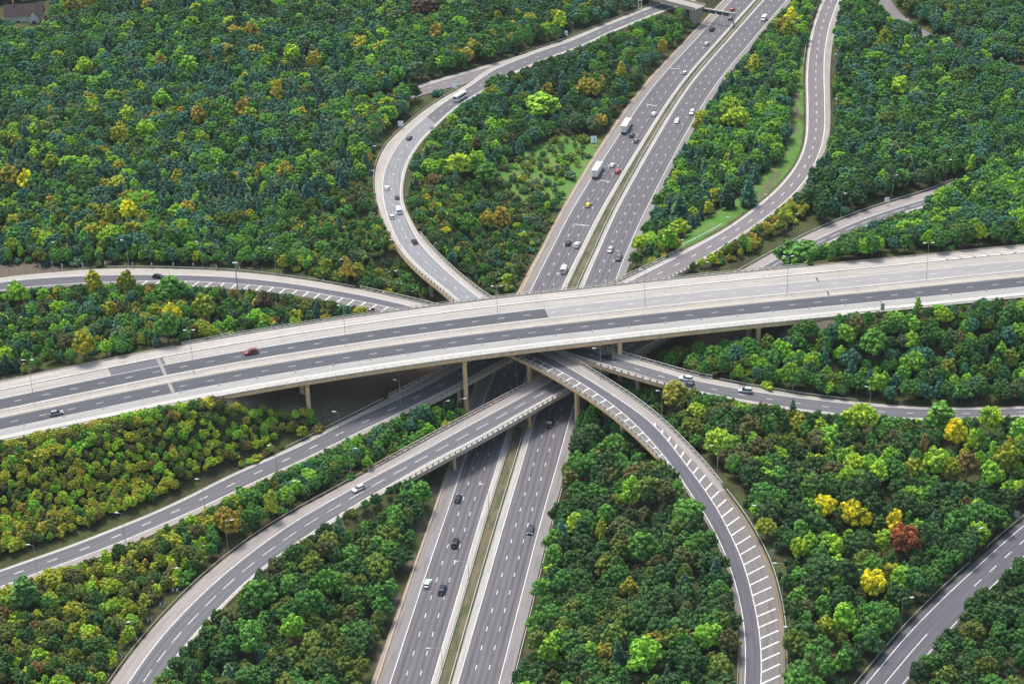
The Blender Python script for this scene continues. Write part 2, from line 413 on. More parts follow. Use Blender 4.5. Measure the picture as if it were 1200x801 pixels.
# outer hatch widens as the road drops: reach grows with distance
S = RA.s; x = S[iA_w]; Xe = S[-1]-3
while x < Xe:
    t = min(1, (x-S[iA_w])/55.); reach = .32+.46*t
    pa = np.array([np.interp(x, S, L[1][:, i]) for i in range(3)])
    pb = np.array([np.interp(x-1.6-2.0*t, S, (L[1]*(1-reach)+L[0]*reach)[:, i]) for i in range(3)])
    al.quad(pa, pb, .55); x += 4.75
al.build()
# strip between hatching and barrier: concrete first, dirt later
iA_x = RA.idx(872, 604)
tt = np.clip((RA.s-S[iA_w])/55., 0, 1); reach = (.34+.50*tt)[:, None]
Lh = L[1]*(1-reach)+L[0]*reach
ribbon('slip_hatched_area', Lh, L[1], MAT['r_hatch'], i0=iA_w)
ribbon('slip_shoulder', L[0], Lh, MAT['r_shoulder'], i0=iA_w, i1=iA_b1+1)
ribbon('dirt_verge', L[0], Lh, MAT['r_dirt'], -.02, i0=iA_b1)
ROADS.append(RA)

# ---- slip road D: the loop from the top, under the viaduct, away to the right
D_st = [(5, (850, -40), (852, -38), (861, -31), (863, -30)), (5, (800, -8), (802.5, -6), (811, .5), (813, 2)), (5, (765, 5.8), (767.5, 7.6), (775, 12.5), (777, 14)), (5, (727, 20.5), (729.5, 22.7), (737.5, 28), (739.5, 29.3)),
 (5, (703, 30), (706, 32), (714, 37.3), (716, 38.8)), (5, (665.5, 45.8), (669, 48.2), (678, 54.5), (680, 56)), (5, (630, 57.5), (633.5, 60), (642.5, 67), (644.5, 68.5)),
 (5, (603, 67.5), (606.5, 70.5), (616, 78.5), (618, 80)), (5, (573, 80), (576.5, 83), (587, 91.5), (589, 93)), (5, (549, 98), (552, 100.5), (562, 108), (564, 109.3)),
 (5, (535, 105.8), (538.5, 108.5), (547, 116), (549, 117)), (5, (514, 118), (518.5, 121.5), (529, 128.5), (531, 129.8)),
 (5.2, (493, 132.5), (499, 137), (510, 146), (512, 147.5)), (5.8, (472.5, 149.5), (480, 154), (493.5, 163), (495.5, 164.6)), (6.6, (454, 167.5), (465, 171.3), (481.5, 179.5), (484, 181)),
 (7.4, (443, 187.5), (454.5, 190.3), (474, 195), (477, 196)), (8.2, (439, 204.5), (449.3, 205), (470.8, 207.3), (474, 208)), (9, (439.3, 222), (448.3, 222), (469, 222), (472, 222)),
 (9.8, (441.8, 238.5), (450, 238), (469.5, 237), (473, 237)), (10.6, (448.5, 257), (455, 256), (475, 251.5), (478.5, 250.5)), (11.6, (459, 279), (464, 278), (484, 271.5), (488.5, 270)),
 (12.4, (471, 298), (475.5, 295.5), (494, 287), (500.5, 285.5)), (13, (487, 315.5), (491.5, 313), (509.5, 304.5), (517.5, 304)), (13.5, (504.5, 330), (509, 328), (528.5, 322), (537, 322)),
 (13.9, (523, 345), (528, 343), (548.5, 338.5), (556.5, 338)), (14, (542, 360.8), (546, 357.5), (568.5, 353.8), (577.5, 352.3)),
 (14, (603, 391.5), (607, 389), (620, 380), (627, 376)), (14, (660, 414.5), (664.5, 412), (676, 403.5), (682, 400)),
 (14, (703.5, 429), (708, 426), (720.5, 419.3), (726.5, 415.2)), (13.5, (753, 444), (757, 441.2), (767.5, 432.6), (771.5, 428.2)),
 (12.6, (791.5, 454.5), (795, 452), (804, 443.7), (807.5, 438.8)), (11.4, (834, 464.5), (837, 462.5), (846, 451.7), (850, 447)),
 (10.2, (870, 470.8), (873, 468.8), (883, 458.5), (887, 453.7)), (9, (917.5, 479), (920, 476.8), (928.5, 465), (932, 461.3)),
 (8, (961.5, 484.5), (963, 482.5), (969.5, 470), (972, 466.7)), (7, (1024, 489.8), (1025, 487.7), (1029.5, 475.9), (1031.5, 473.3)),
 (6.5, (1075, 492.3), (1075.7, 490.2), (1079, 478.9), (1080, 476.5)), (6, (1130, 491.5), (1130, 489.3), (1132.5, 479.4), (1133, 477)),
 (5.5, (1200, 489), (1200, 486.5), (1200, 478), (1200, 475.8)), (5, (1290, 482), (1290, 480), (1288, 472.5), (1288, 470.5))]
RD = Road('slip', D_st, sig=6); L = RD.L
iD_b0 = RD.idx(470, 285); iD_b1 = RD.idx(838, 457); RD.bridge[iD_b0:iD_b1] = True
i1 = RD.idx(500, 135); i2 = RD.idx(715, 422)
ribbon('slip_shoulder', L[0], L[1], MAT['r_concrete'])
ribbon('slip_carriageway', L[1], L[2], MAT['r_lane_mid'], i1=i1+1); ribbon('slip_carriageway', L[1], L[2], MAT['r_lane_light'], i0=i1, i1=RD.idx(600, 383)+1)
ribbon('slip_carriageway', L[1], L[2], MAT['r_lane_mid'], i0=RD.idx(600, 383)); ribbon('slip_shoulder', L[2], L[3], MAT['r_concrete'])
dl = Lines(); dl.solid(L[1], .25); dl.solid(L[2], .25); dl.dashes((L[1]+L[2])/2, 2.2, 6.8, .22); dl.build()
ROADS.append(RD)
# the far road, from which the loop branches, runs on to the left and is lost among trees
S_st = [(5.0, (640, 54), (652, 65)), (5.0, (603, 67), (614, 79)), (5.0, (568, 77), (580, 90)), (5.0, (535, 86.5), (547, 98)), (5.0, (512, 93), (524, 103.5)), (5.0, (495, 98.5), (506, 108.5)), (5.0, (460, 110), (470, 119.5)), (5.0, (440, 117), (450, 126.5))]
RS_ = Road('spur', S_st, sig=4, ext=(0, 0)); ribbon('far_road', RS_.L[0], RS_.lat(0, 2.8), MAT['r_concrete'], -.03); ribbon('far_road', RS_.lat(0, 2.8), RS_.L[1], MAT['r_lane_f'], -.03); ROADS.append(RS_)
sp = Lines(-.018); sp.solid(RS_.lat(0, 2.8), .22); sp.dashes(RS_.lat(0, 6.4), 2.2, 6.8, .2); sp.build()

# ---- slip road E: lower left to upper right, crossing above the motorway
E_st = [(3, (-60, 689), (-58, 691), (-40, 703), (-36, 708)), (3, (-3, 668), (-1, 669), (14, 681.5), (19, 686.5)), (3, (31, 656), (33, 657.7), (46.7, 669.5), (52, 675)), (3, (88.5, 636), (90, 637.6), (103.5, 649.2), (109, 655)),
 (3, (133.5, 618), (135, 619.8), (148.6, 631.3), (154, 636.8)), (3, (178.5, 600.2), (180, 602), (193, 612.4), (198, 617)), (3, (223.5, 579.3), (225, 581), (238, 592.9), (242, 597)),
 (3.2, (268.5, 556), (270, 557.8), (283.5, 571), (287, 575)), (3.8, (313.5, 536.5), (315, 538.3), (328.6, 550.3), (332, 554)), (4.6, (353.5, 517.5), (356, 520.5), (369.5, 531.3), (373, 535)),
 (5.4, (388.5, 499.5), (391.5, 501.5), (405, 513), (409, 517)), (6.2, (424.5, 482), (428.5, 484.3), (442, 496), (446.5, 499.5)), (6.8, (455, 466.3), (460.5, 470), (475, 480), (480, 482.7)),
 (7.2, (495, 446.2), (501.5, 450.7), (515, 460), (520, 463)), (7.5, (528.5, 427.5), (536, 432), (551.5, 442), (556.5, 444)), (7.5, (565, 406.5), (573, 411), (589, 420.5), (595, 422.7)),
 (7.5, (640, 371), (648, 375), (665, 384), (671, 386.5)), (7.3, (711.5, 336.5), (720, 338), (738, 348), (742, 350)),
 (6.8, (760, 313), (767, 314.5), (784, 323), (787, 324.5)), (6.2, (803.5, 291.7), (807, 294), (823, 303), (826, 304.5)), (5.4, (848, 268.5), (850.3, 269.8), (865, 276.5), (867.5, 278)),
 (4.8, (878.5, 247), (880.5, 248.5), (895, 256), (898, 258)), (4.2, (903.5, 226.5), (905.5, 228), (921, 235), (924, 237)), (4, (923, 206), (925, 207), (941, 214), (945, 216)),
 (4, (937, 184), (939, 184.5), (956, 188.5), (961, 190)), (4, (944, 158), (946, 158), (965.5, 158.3), (972, 159)), (4, (944.5, 120), (946.8, 120), (966.3, 120), (973, 120)),
 (4, (944, 90), (946.2, 90), (965.5, 90), (972.5, 90)), (4, (946.5, 60), (948.8, 60), (966.5, 60), (974.5, 60)), (4, (952.5, 30), (955, 30), (972, 30), (980, 30)),
 (4, (963.5, 0), (966.3, 0), (982.8, 0), (991, 0)), (4, (980, -30), (982.5, -30), (998, -30), (1006, -30)), (4, (1003, -65), (1006, -65), (1020, -65), (1028, -65))]
RE = Road('slip', E_st, sig=6); L = RE.L
iE_b0 = RE.idx(466, 474); iE_b1 = RE.idx(814, 297); RE.bridge[iE_b0:iE_b1] = True
i1 = RE.idx(650, 380)
ribbon('slip_shoulder', L[0], L[1], MAT['r_concrete']); ribbon('slip_carriageway', L[1], L[2], MAT['r_lane_mid'], i1=i1+1)
ribbon('slip_carriageway', L[1], L[2], MAT['r_lane_f'], i0=i1); ribbon('slip_shoulder', L[2], L[3], MAT['r_shoulder'])
el = Lines(); el.solid(L[1], .34); el.solid(L[2], .34); el.dashes((L[1]+L[2])/2, 3.2, 7.2, .32, start=4); el.build()
ROADS.append(RE)

# ---- slip road G: bottom left to the right, crossing lower over the motorway
G_st = [(2, (94, 850), (112, 853), (142, 860), (146, 861)), (2, (113, 823), (131, 827), (160, 834), (163, 835)), (2, (132, 796), (149.8, 800.5), (178, 807.5), (181.5, 808.5)), (2, (160, 757.5), (176, 762), (204.5, 770), (208, 771.5)),
 (2.2, (185, 728.3), (200, 733.3), (227.6, 742.3), (231, 744)), (2.6, (212, 699.3), (227, 705), (252.8, 715.2), (256, 717)), (3.2, (238.5, 675), (252.5, 681), (276, 691.8), (279, 693.5)),
 (3.8, (266, 651.7), (280, 658), (301, 669), (304, 671)), (4.6, (306, 622.5), (318, 629.3), (338, 641.7), (341, 644)), (5.4, (345.5, 598.7), (355, 604.5), (374.3, 617.3), (377.5, 620)),
 (6, (382, 579.3), (391, 584.6), (408, 596), (411.5, 598.5)), (6.5, (406, 566), (414, 571), (429.5, 582.8), (433.5, 585.6)), (7, (442.5, 546.5), (450, 551.8), (465, 563), (470, 567)), (7.4, (486.5, 522.3), (495, 528.2), (508, 538.5), (513.5, 542.5)),
 (7.5, (531, 498), (539, 503.8), (554.5, 514.8), (560, 518)), (7.5, (592, 466), (600.5, 471), (614, 481), (619.5, 484)), (7.5, (638, 441.5), (646, 446), (660, 456), (665, 458.3)),
 (7.5, (718, 400), (724, 403.8), (740, 414), (746, 416.5)), (7.2, (755, 379.5), (762, 383.5), (777, 393), (783, 395.8)), (6.4, (810, 350), (818, 354.5), (831, 361.5), (835, 363)), (5.6, (868, 317), (878, 321), (890, 326), (893, 327)),
 (5, (911, 293), (921, 297.3), (933, 302.3), (936, 303.3)), (4.6, (953, 271.5), (964, 277), (975, 281.5), (978, 282.5)), (4.2, (1000, 252), (1009, 257.5), (1020, 262), (1023, 263)),
 (4, (1045, 236.5), (1053, 242.5), (1064, 247), (1067, 248)), (4, (1085, 225), (1092, 231), (1102, 235), (1105, 236)), (4, (1118, 212), (1125, 217.5), (1135, 221.5), (1138, 222.5))]
RG = Road('slip', G_st, sig=6, ext=(70, 0)); L = RG.L
iG_b0 = RG.idx(445, 560); iG_b1 = RG.idx(795, 377); RG.bridge[iG_b0:iG_b1] = True
ribbon('slip_shoulder', L[0], L[1], MAT['r_shoulder']); ribbon('slip_carriageway', L[1], L[2], MAT['r_lane_mid']); ribbon('slip_shoulder', L[2], L[3], MAT['r_concrete'])
gl = Lines(); gl.solid(L[1], .3); gl.solid(L[2], .26); gl.dashes((L[1]+L[2])/2, 5.5, 3.5, .22, start=2); gl.build()
ROADS.append(RG)

# ---- road K: bottom right corner;  H: lane at the top right
K_st = [(3, (955, 862), (962, 863), (997, 873), (1000, 874)), (3, (983, 829), (990, 830), (1025, 840), (1028, 841)), (3, (1012, 795), (1019, 796.5), (1054, 805.5), (1057, 806)), (3, (1056, 742), (1063, 744), (1097, 754.5), (1100, 755.5)), (3, (1100, 697), (1107, 699), (1138, 710), (1141, 711)),
 (3, (1144, 656.5), (1151, 658.5), (1180, 670), (1183, 671)), (3, (1193, 613.5), (1199.5, 615.5), (1227, 627), (1230, 628)), (3, (1250, 572), (1256, 574), (1283, 585), (1286, 586)), (3, (1310, 530), (1316, 532), (1342, 543), (1345, 544))]
RK = Road('slip', K_st, sig=6); L = RK.L
ribbon('slip_carriageway', L[0], L[3], MAT['r_lane'])
kl = Lines(); kl.solid(L[1], .3); kl.dashes((L[1]+L[2])/2, 4.2, 4.8, .26, smin=148); kl.solid((L[1]+L[2])/2, .26, i0=RK.idx(1010, 835), i1=RK.idx(1092, 735)); kl.solid(L[2], .26); kl.build()
ROADS.append(RK)
H_st = [(2, (1005, -60), (1021, -61)), (2, (1012, -30), (1028, -31)), (2, (1028, 0), (1043, -2)), (2, (1036, 14), (1050.5, 10)), (2, (1046.5, 25), (1060, 20)), (2, (1066, 39), (1077, 32)), (2, (1100, 56), (1108, 48))]
RH = Road('lane', H_st, sig=5, ext=(70, 0)); ribbon('country_lane', RH.L[0], RH.L[1], MAT['r_lane_f']); hl = Lines(); hl.solid(RH.lat(0, .4), .3); hl.build(); ROADS.append(RH)

# ---- the viaduct. l = near edge line of the near carriageway (z 20.5)
VZ = 20.5
Vl = [(-70, 517), (0, 503.4), (75, 487.5), (150, 471.5), (215, 457.9), (290, 443.9), (330, 437.2), (405, 425.2), (480, 414), (560, 403.2), (635, 393.9), (710, 386), (760, 380), (835, 372.2), (910, 364.6), (985, 357.4), (1060, 350.3), (1125, 343.4), (1200, 336), (1290, 327)]
Vp = catmull([at(x, y, VZ) for x, y in Vl], 12); vs = arclen(Vp); tt_ = np.linspace(0, vs[-1], int(vs[-1]/2.5)+1)
Vp = smooth_arr(np.column_stack([np.interp(tt_, vs, Vp[:, i]) for i in range(3)]), tt_, 14)
h0 = Vp[0]-Vp[4]; h1 = Vp[-1]-Vp[-5]; h0 *= 2.5/np.linalg.norm(h0); h1 *= 2.5/np.linalg.norm(h1)
Vp = np.vstack([Vp[0]+h0*np.arange(32, 0, -1)[:, None], Vp, Vp[-1]+h1*np.arange(1, 33)[:, None]])
Vd = np.gradient(Vp, axis=0)[:, :2]; Vd /= np.linalg.norm(Vd, axis=1)[:, None]; Vn = np.column_stack([-Vd[:, 1], Vd[:, 0]])
def V(off, dz=0.0):
    P = Vp.copy(); P[:, :2] += Vn*off; P[:, 2] += dz; return P
class _V: pass
RV = _V(); RV.mid = V(12.0); RV.s = arclen(RV.mid); RV.hw = np.full(len(Vp), 20.2); RV.nodes = [proj(p) for p in Vp]
def vi(px): return int(np.argmin([abs(a-px) for a, b in RV.nodes]))
iV0, iV1 = vi(238), vi(985)
RV.bridge = np.zeros(len(Vp), bool); RV.bridge[iV0:iV1] = True
RV.L = [V(32.2), V(-8.2)]
ROADS.append(RV)
j0, j1, j2 = vi(150), vi(213), vi(655)
ribbon('viaduct_verge', V(-8.0), V(-4.4), MAT['v_verge_white'], .14); ribbon('viaduct_shoulder', V(-4.4), V(0), MAT['v_near_shoulder'])
ribbon('viaduct_carriageway', V(0), V(7.5), MAT['v_lane']); ribbon('viaduct_median', V(7.5), V(13.0), MAT['v_median'], .12)
ribbon('viaduct_carriageway', V(13.0), V(20.4), MAT['v_lane'], i1=j2+1); ribbon('viaduct_carriageway', V(13.0), V(20.4), MAT['v_lane_light'], i0=j2)
ribbon('viaduct_shoulder', V(20.4), V(26.0), MAT['v_shoulder'], i1=j0+1); ribbon('viaduct_shoulder', V(20.4), V(26.0), MAT['v_patch'], i0=j0, i1=j1+1); ribbon('viaduct_shoulder', V(20.4), V(26.0), MAT['v_shoulder'], i0=j1)
ribbon('viaduct_verge', V(26.0), V(32.0), MAT['v_verge'], .14)
vl = Lines(.014)
for o_, w_ in ((0, .22), (7.35, .16), (13.15, .16), (20.4, .24)): vl.solid(V(o_), w_)
vl.solid(V(26.4, .14), .5); vl.solid(V(-4.7, .14), .3)
vl.dashes(V(3.7), 2.4, 6.6, .2, start=3); vl.dashes(V(16.8), 2.4, 6.6, .2, start=6)
j3 = vi(1128)
hh = V(26.2, .14); hb = V(28.6, .14)
for k in range(j3, len(Vp)-3, 2): vl.quad(hh[k+2], hb[k], .45)
vl.build()
# expansion joint strip across both carriageways
ej = Lines(.03); q0 = at(185, 419.5, VZ); q1 = at(203, 459.5, VZ); ej.quad(q0, q1, 1.1); o = tag(ej.mb.build('expansion_joint', MAT['v_shoulder']), kind='structure')
ej = Lines(.03); ej.quad(at(956, 325, VZ), at(959.5, 330, VZ), .5); ej.quad(at(969.5, 341.5, VZ+.14), at(971.5, 346, VZ+.14), .5); tag(ej.mb.build('expansion_joint', MAT['gap']), kind='structure')
# ------------------------------------------------------------------ terrain
GP, GZ, GW = [], [], []
for r in ROADS:
    z = r.mid[:, 2]
    for i in range(len(r.mid)):
        if r.bridge[i]: continue
        GP.append(r.mid[i][:2]); GZ.append(z[i]); GW.append(r.hw[i])
# level ground under the bridges, and loose anchors for the natural fall of the land
for (px, py, z, wd) in ((560, 455, 0, 6), (470, 463, 2.0, 5), (430, 452, 6, 4), (380, 462, 9, 4), (330, 470, 12, 4), (800, 405, 3.0, 5), (850, 400, 5.5, 5), (900, 392, 8.5, 5), (700, 470, 0, 4), (750, 500, 1, 5),
                        (600, 240, 0.5, 5), (640, 180, 1, 5), (560, 290, 1.5, 4), (250, 395, 8, 4), (350, 375, 8, 4), (450, 330, 4, 4), (420, 270, 4, 4), (200, 600, 2.2, 2), (520, 520, 1, 4), (440, 640, .5, 4), (760, 640, .5, 4), (700, 700, 0, 4),
                        (1000, 640, 2, 4), (950, 560, 2.5, 4), (1100, 700, 3, 4), (300, 200, 3, 10), (150, 100, 4, 10), (400, 100, 3, 10), (1080, 150, 5, 10), (1180, 90, 7, 8), (1150, 30, 4, 8), (1120, 250, 5, 5), (700, 100, 2, 4), (870, 150, 2, 5), (830, 240, 1, 5)):
    p = at(px, py, z); GP.append(p[:2]); GZ.append(z); GW.append(wd)
GP = np.array(GP); GZ = np.array(GZ); GW = np.array(GW)
def ground_z(Q, chunk=4000):
    Q = np.atleast_2d(Q); out = np.empty(len(Q)); dn = np.empty(len(Q))
    for k in range(0, len(Q), chunk):
        q = Q[k:k+chunk]; d = np.linalg.norm(q[:, None, :]-GP[None], axis=2)-GW[None]
        near = d.min(1); dd = np.maximum(d, 0)+1.0
        wt = 1/dd**3.2; z = (wt*GZ).sum(1)/wt.sum(1)
        out[k:k+chunk] = z; dn[k:k+chunk] = near
    # beneath the pavements the soil lies a little lower
    return out - np.where(dn < 1.2, .38, np.where(dn < 3, .38-(dn-1.2)*.15, .1)), dn
def gz(x, y): return float(ground_z(np.array([[x, y]]))[0][0])
def at_ground(px, py, dz=0.0, z0=2.0):
    z = z0
    for _ in range(6):
        p = at(px, py, z+dz); z = .5*z+.5*gz(p[0], p[1])
    p = at(px, py, z+dz); return np.array([p[0], p[1], gz(p[0], p[1])])
def axis(lo, hi, step, far):
    a = list(np.arange(lo, hi+.1, step)); s_ = step
    while a[-1] < hi+far: s_ *= 1.5; a.append(a[-1]+s_)
    s_ = step
    while a[0] > lo-far: s_ *= 1.5; a.insert(0, a[0]-s_)
    return np.array(a)
gx = axis(-330, 330, 3.2, 6000); gy = axis(400, 1180, 3.2, 6000)
XX, YY = np.meshgrid(gx, gy); Q = np.column_stack([XX.ravel(), YY.ravel()])
ZZ, DN = ground_z(Q)
far = np.clip((np.abs(Q[:, 0])-300)/600, 0, 1)+np.clip((Q[:, 1]-1150)/600, 0, 1)+np.clip((380-Q[:, 1])/300, 0, 1)
ZZ = ZZ*(1-np.clip(far, 0, 1))+3*np.clip(far, 0, 1)
def in_poly(P, poly):
    x, y = P[:, 0], P[:, 1]; c = np.zeros(len(P), bool); n = len(poly)
    for i in range(n):
        x0, y0 = poly[i]; x1, y1 = poly[(i+1) % n]
        if y0 == y1: continue
        c ^= ((y0 > y) != (y1 > y)) & (x < (x1-x0)*(y-y0)/(y1-y0)+x0)
    return c
def projN(P):
    v = P-np.array([0, 0, CAMH]); Z = v@CF_; return np.column_stack([600+FPX*(v@CX_)/Z, 400.5-FPX*(v@CU_)/Z])
SOIL = [[(235, 462), (330, 452), (420, 432), (520, 420), (560, 440), (540, 480), (480, 468), (440, 475), (400, 492), (340, 486), (280, 486)],
        [(745, 405), (830, 385), (1000, 372), (960, 395), (880, 415), (800, 430), (760, 425)],
        [(884, 234), (898, 213), (915, 198), (919, 201), (904, 220), (890, 238)], [(905, 205), (932, 160), (936, 120), (930, 100), (925, 160)],
        [(605, 520), (618, 485), (640, 460), (640, 500), (622, 535), (608, 535)], [(555, 480), (580, 430), (560, 420), (535, 470)],
        [(-20, 311), (80, 311), (110, 315), (60, 320), (-20, 326)],
        [(230, 0), (320, 0), (310, 8), (240, 6)], [(518, 540), (526, 536), (502, 600), (468, 705), (440, 801), (432, 801), (461, 705), (494, 600)],
        ]
LUSH = [[(800, 296), (850, 262), (895, 232), (925, 200), (941, 170), (944, 60), (934, 60), (934, 140), (915, 190), (875, 225), (836, 250), (790, 285)],
        [(685, 165), (705, 165), (690, 205), (668, 235), (672, 205)], [(500, 0), (562, 0), (560, 18), (505, 18)], [(120, 309), (330, 312), (330, 318), (120, 314)],
        [(0, 665), (180, 597), (330, 524), (440, 472), (436, 466), (325, 516), (175, 591), (0, 659)], [(515, 112), (560, 96), (556, 90), (505, 104)], [(962, 190), (975, 150), (985, 60), (978, 60), (972, 150)],
        [(470, 250), (478, 200), (486, 180), (490, 184), (482, 210), (480, 250)],
        [(588, 205), (622, 172), (662, 158), (702, 163), (692, 205), (668, 238), (636, 238), (604, 232)]]
PX = projN(np.column_stack([Q, ZZ]))
inside = (np.abs(Q[:, 0]) < 340) & (Q[:, 1] > 390) & (Q[:, 1] < 1200)
soil = np.zeros(len(Q)); lush = np.zeros(len(Q))
for p in SOIL: soil[in_poly(PX, p) & inside] = 1
for q_, p in enumerate(LUSH): lush[in_poly(PX, p) & inside] = .42 if q_ in (3, 4, 5, 6, 7) else 1
nx, ny = len(gx), len(gy)
def blur(a):
    a = a.reshape(ny, nx); b = a.copy()
    b[1:-1, 1:-1] = (a[1:-1, 1:-1]*2+a[:-2, 1:-1]+a[2:, 1:-1]+a[1:-1, :-2]+a[1:-1, 2:])/6; return b.ravel()
soil, lush = blur(soil), blur(lush)
idx = np.arange(nx*ny).reshape(ny, nx)
F = np.column_stack([idx[:-1, :-1].ravel(), idx[:-1, 1:].ravel(), idx[1:, 1:].ravel(), idx[1:, :-1].ravel()])
def ground_mat():
    m, nt, b = newmat('ground')
    tc = nt.nodes.new('ShaderNodeTexCoord'); P = tc.outputs['Object']
    a1 = nt.nodes.new('ShaderNodeAttribute'); a1.attribute_name = 'soil'
    a2 = nt.nodes.new('ShaderNodeAttribute'); a2.attribute_name = 'lush'
    n1 = noise(nt, P, .12, 5, .65); n2 = noise(nt, P, .9, 5, .7)
    grass = mix(nt, ramp(nt, n2, [(.35, 0), (.65, 1)]), (.040, .055, .020), (.090, .100, .036))
    grass = mix(nt, ramp(nt, n1, [(.45, 0), (.62, 1)]), grass, (.050, .046, .026))
    so = mix(nt, ramp(nt, n2, [(.3, 0), (.7, 1)]), (.085, .068, .052), (.17, .14, .105))
    lu = mix(nt, ramp(nt, n2, [(.3, 0), (.7, 1)]), (.045, .15, .025), (.11, .22, .045))
    lu = mix(nt, ramp(nt, n1, [(.44, 0), (.62, .6)]), lu, (.18, .20, .07))
    c = mix(nt, ramp(nt, a2.outputs['Fac'], [(.25, 0), (.6, 1)]), grass, lu)
    c = mix(nt, ramp(nt, a1.outputs['Fac'], [(.25, 0), (.6, 1)]), c, so)
    nt.links.new(c, b.inputs['Base Color']); b.inputs['Roughness'].default_value = .95; b.inputs['Specular IOR Level'].default_value = .1
    bp = nt.nodes.new('ShaderNodeBump'); bp.inputs['Strength'].default_value = .6; bp.inputs['Distance'].default_value = .4
    nt.links.new(n2, bp.inputs['Height']); nt.links.new(bp.outputs[0], b.inputs['Normal'])
    return m
MAT['ground'] = ground_mat()
me = bpy.data.meshes.new('ground'); me.vertices.add(nx*ny); me.vertices.foreach_set('co', np.column_stack([Q, ZZ]).astype(np.float32).ravel())
me.loops.add(F.size); me.loops.foreach_set('vertex_index', F.ravel().astype(np.int32))
me.polygons.add(len(F)); me.polygons.foreach_set('loop_start', np.arange(0, F.size, 4, dtype=np.int32)); me.polygons.foreach_set('use_smooth', np.ones(len(F), bool))
me.update(calc_edges=True); me.validate()
for nm, arr in (('soil', soil), ('lush', lush)):
    at_ = me.attributes.new(nm, 'FLOAT', 'POINT'); at_.data.foreach_set('value', arr.astype(np.float32))
me.materials.append(MAT['ground']); g = bpy.data.objects.new('ground', me); COL.objects.link(g); tag(g, kind='structure')
# grassy median strip of the motorway
def median_mat():
    m, nt, b = newmat('median_grass'); uv = nt.nodes.new('ShaderNodeUVMap'); u = uv.outputs[0]
    n2 = noise(nt, u, 1.3, 5, .7); n1 = noise(nt, vmul(nt, u, (1, .25, 1)), .35, 4, .6)
    c = mix(nt, ramp(nt, n2, [(.35, 0), (.65, 1)]), (.035, .050, .018), (.090, .100, .038))
    c = mix(nt, ramp(nt, n1, [(.42, 0), (.58, 1)]), c, (.13, .105, .060))
    nt.links.new(c, b.inputs['Base Color']); b.inputs['Roughness'].default_value = .95; return m
MAT['median'] = median_mat(); L = RM.L
ia, ib = RM.idx(628, 505), RM.idx(668, 340)
ribbon('median_grass', L[4], L[5], MAT['median'], .05, i1=ia+1); ribbon('median_soil', L[4], L[5], MAT['m_dirt'], .05, i0=ia, i1=ib+1); ribbon('median_grass', L[4], L[5], MAT['median'], .05, i0=ib)
# ragged grass verges and footings beside the slip roads
for r, line, wd in ((RE, 0, 1.6), (RE, -1, 1.2), (RG, 0, 1.5), (RG, -1, 1.0), (RD, 0, 1.2), (RD, -1, 1.2), (RA, 0, 1.2), (RA, -1, 1.2), (RK, 0, 1.4), (RK, -1, 1.0)):
    P = r.L[line]; O = r.off(line, wd); nb = ~r.bridge; i = 0
    while i < len(P):
        if nb[i]:
            j = i
            while j < len(P) and nb[j]: j += 1
            if j-i > 3: ribbon('earth_verge', P, O, MAT['ground'], i0=i, i1=j, dza=-.03, dzb=-.45)
            i = j
        i += 1

# the air over the valley: far woods fade to a pale blue-green
hz = MB().box(-9500, 9500, -9000, 9500, -60, 372).build('haze', None); hz.data.materials.clear()
m = bpy.data.materials.new('haze'); m.use_nodes = True; m.node_tree.nodes.clear(); nt = m.node_tree
pv = nt.nodes.new('ShaderNodeVolumePrincipled'); pv.inputs['Color'].default_value = (.80, .93, 1, 1); pv.inputs['Density'].default_value = .000028; pv.inputs['Anisotropy'].default_value = .1
mo = nt.nodes.new('ShaderNodeOutputMaterial'); nt.links.new(pv.outputs[0], mo.inputs['Volume']); hz.data.materials.append(m); tag(hz, kind='stuff'); hz['label'] = 'thin pale haze over the whole valley'; hz['category'] = 'haze'
# ------------------------------------------------------------------ bridges
def deck_secs(A, B, over, depth, taper, i0, i1, soff=0.0):
    secs = []
    for i in range(i0, i1):
        d = (B[i]-A[i])[:2]; d = d/np.linalg.norm(d)
        a = A[i][:2]-d*over; b = B[i][:2]+d*over; z = A[i][2]; z2 = B[i][2]; ai = a+d*taper; bi = b-d*taper
        secs.append([(a[0], a[1], z-.05+soff), (b[0], b[1], z2-.05+soff), (b[0], b[1], z2-.95), (bi[0], bi[1], z2-depth), (ai[0], ai[1], z-depth), (a[0], a[1], z-.95)])
    return secs
def parapet(root, P, i0, i1, h=1.35, plinth=.38, step=2.6, mat='parapet', pw=.34, name='parapet', flip=False):
    Q_ = P[i0:i1]
    pl = barrier(name, Q_, pw, -.06, plinth, MAT[mat], root)
    barrier('rail', Q_, .2, h-.2, h, MAT[mat], pl)
    posts(Q_, step, (.42, .30), h-plinth-.05, MAT[mat], pl, z0=plinth-.02)
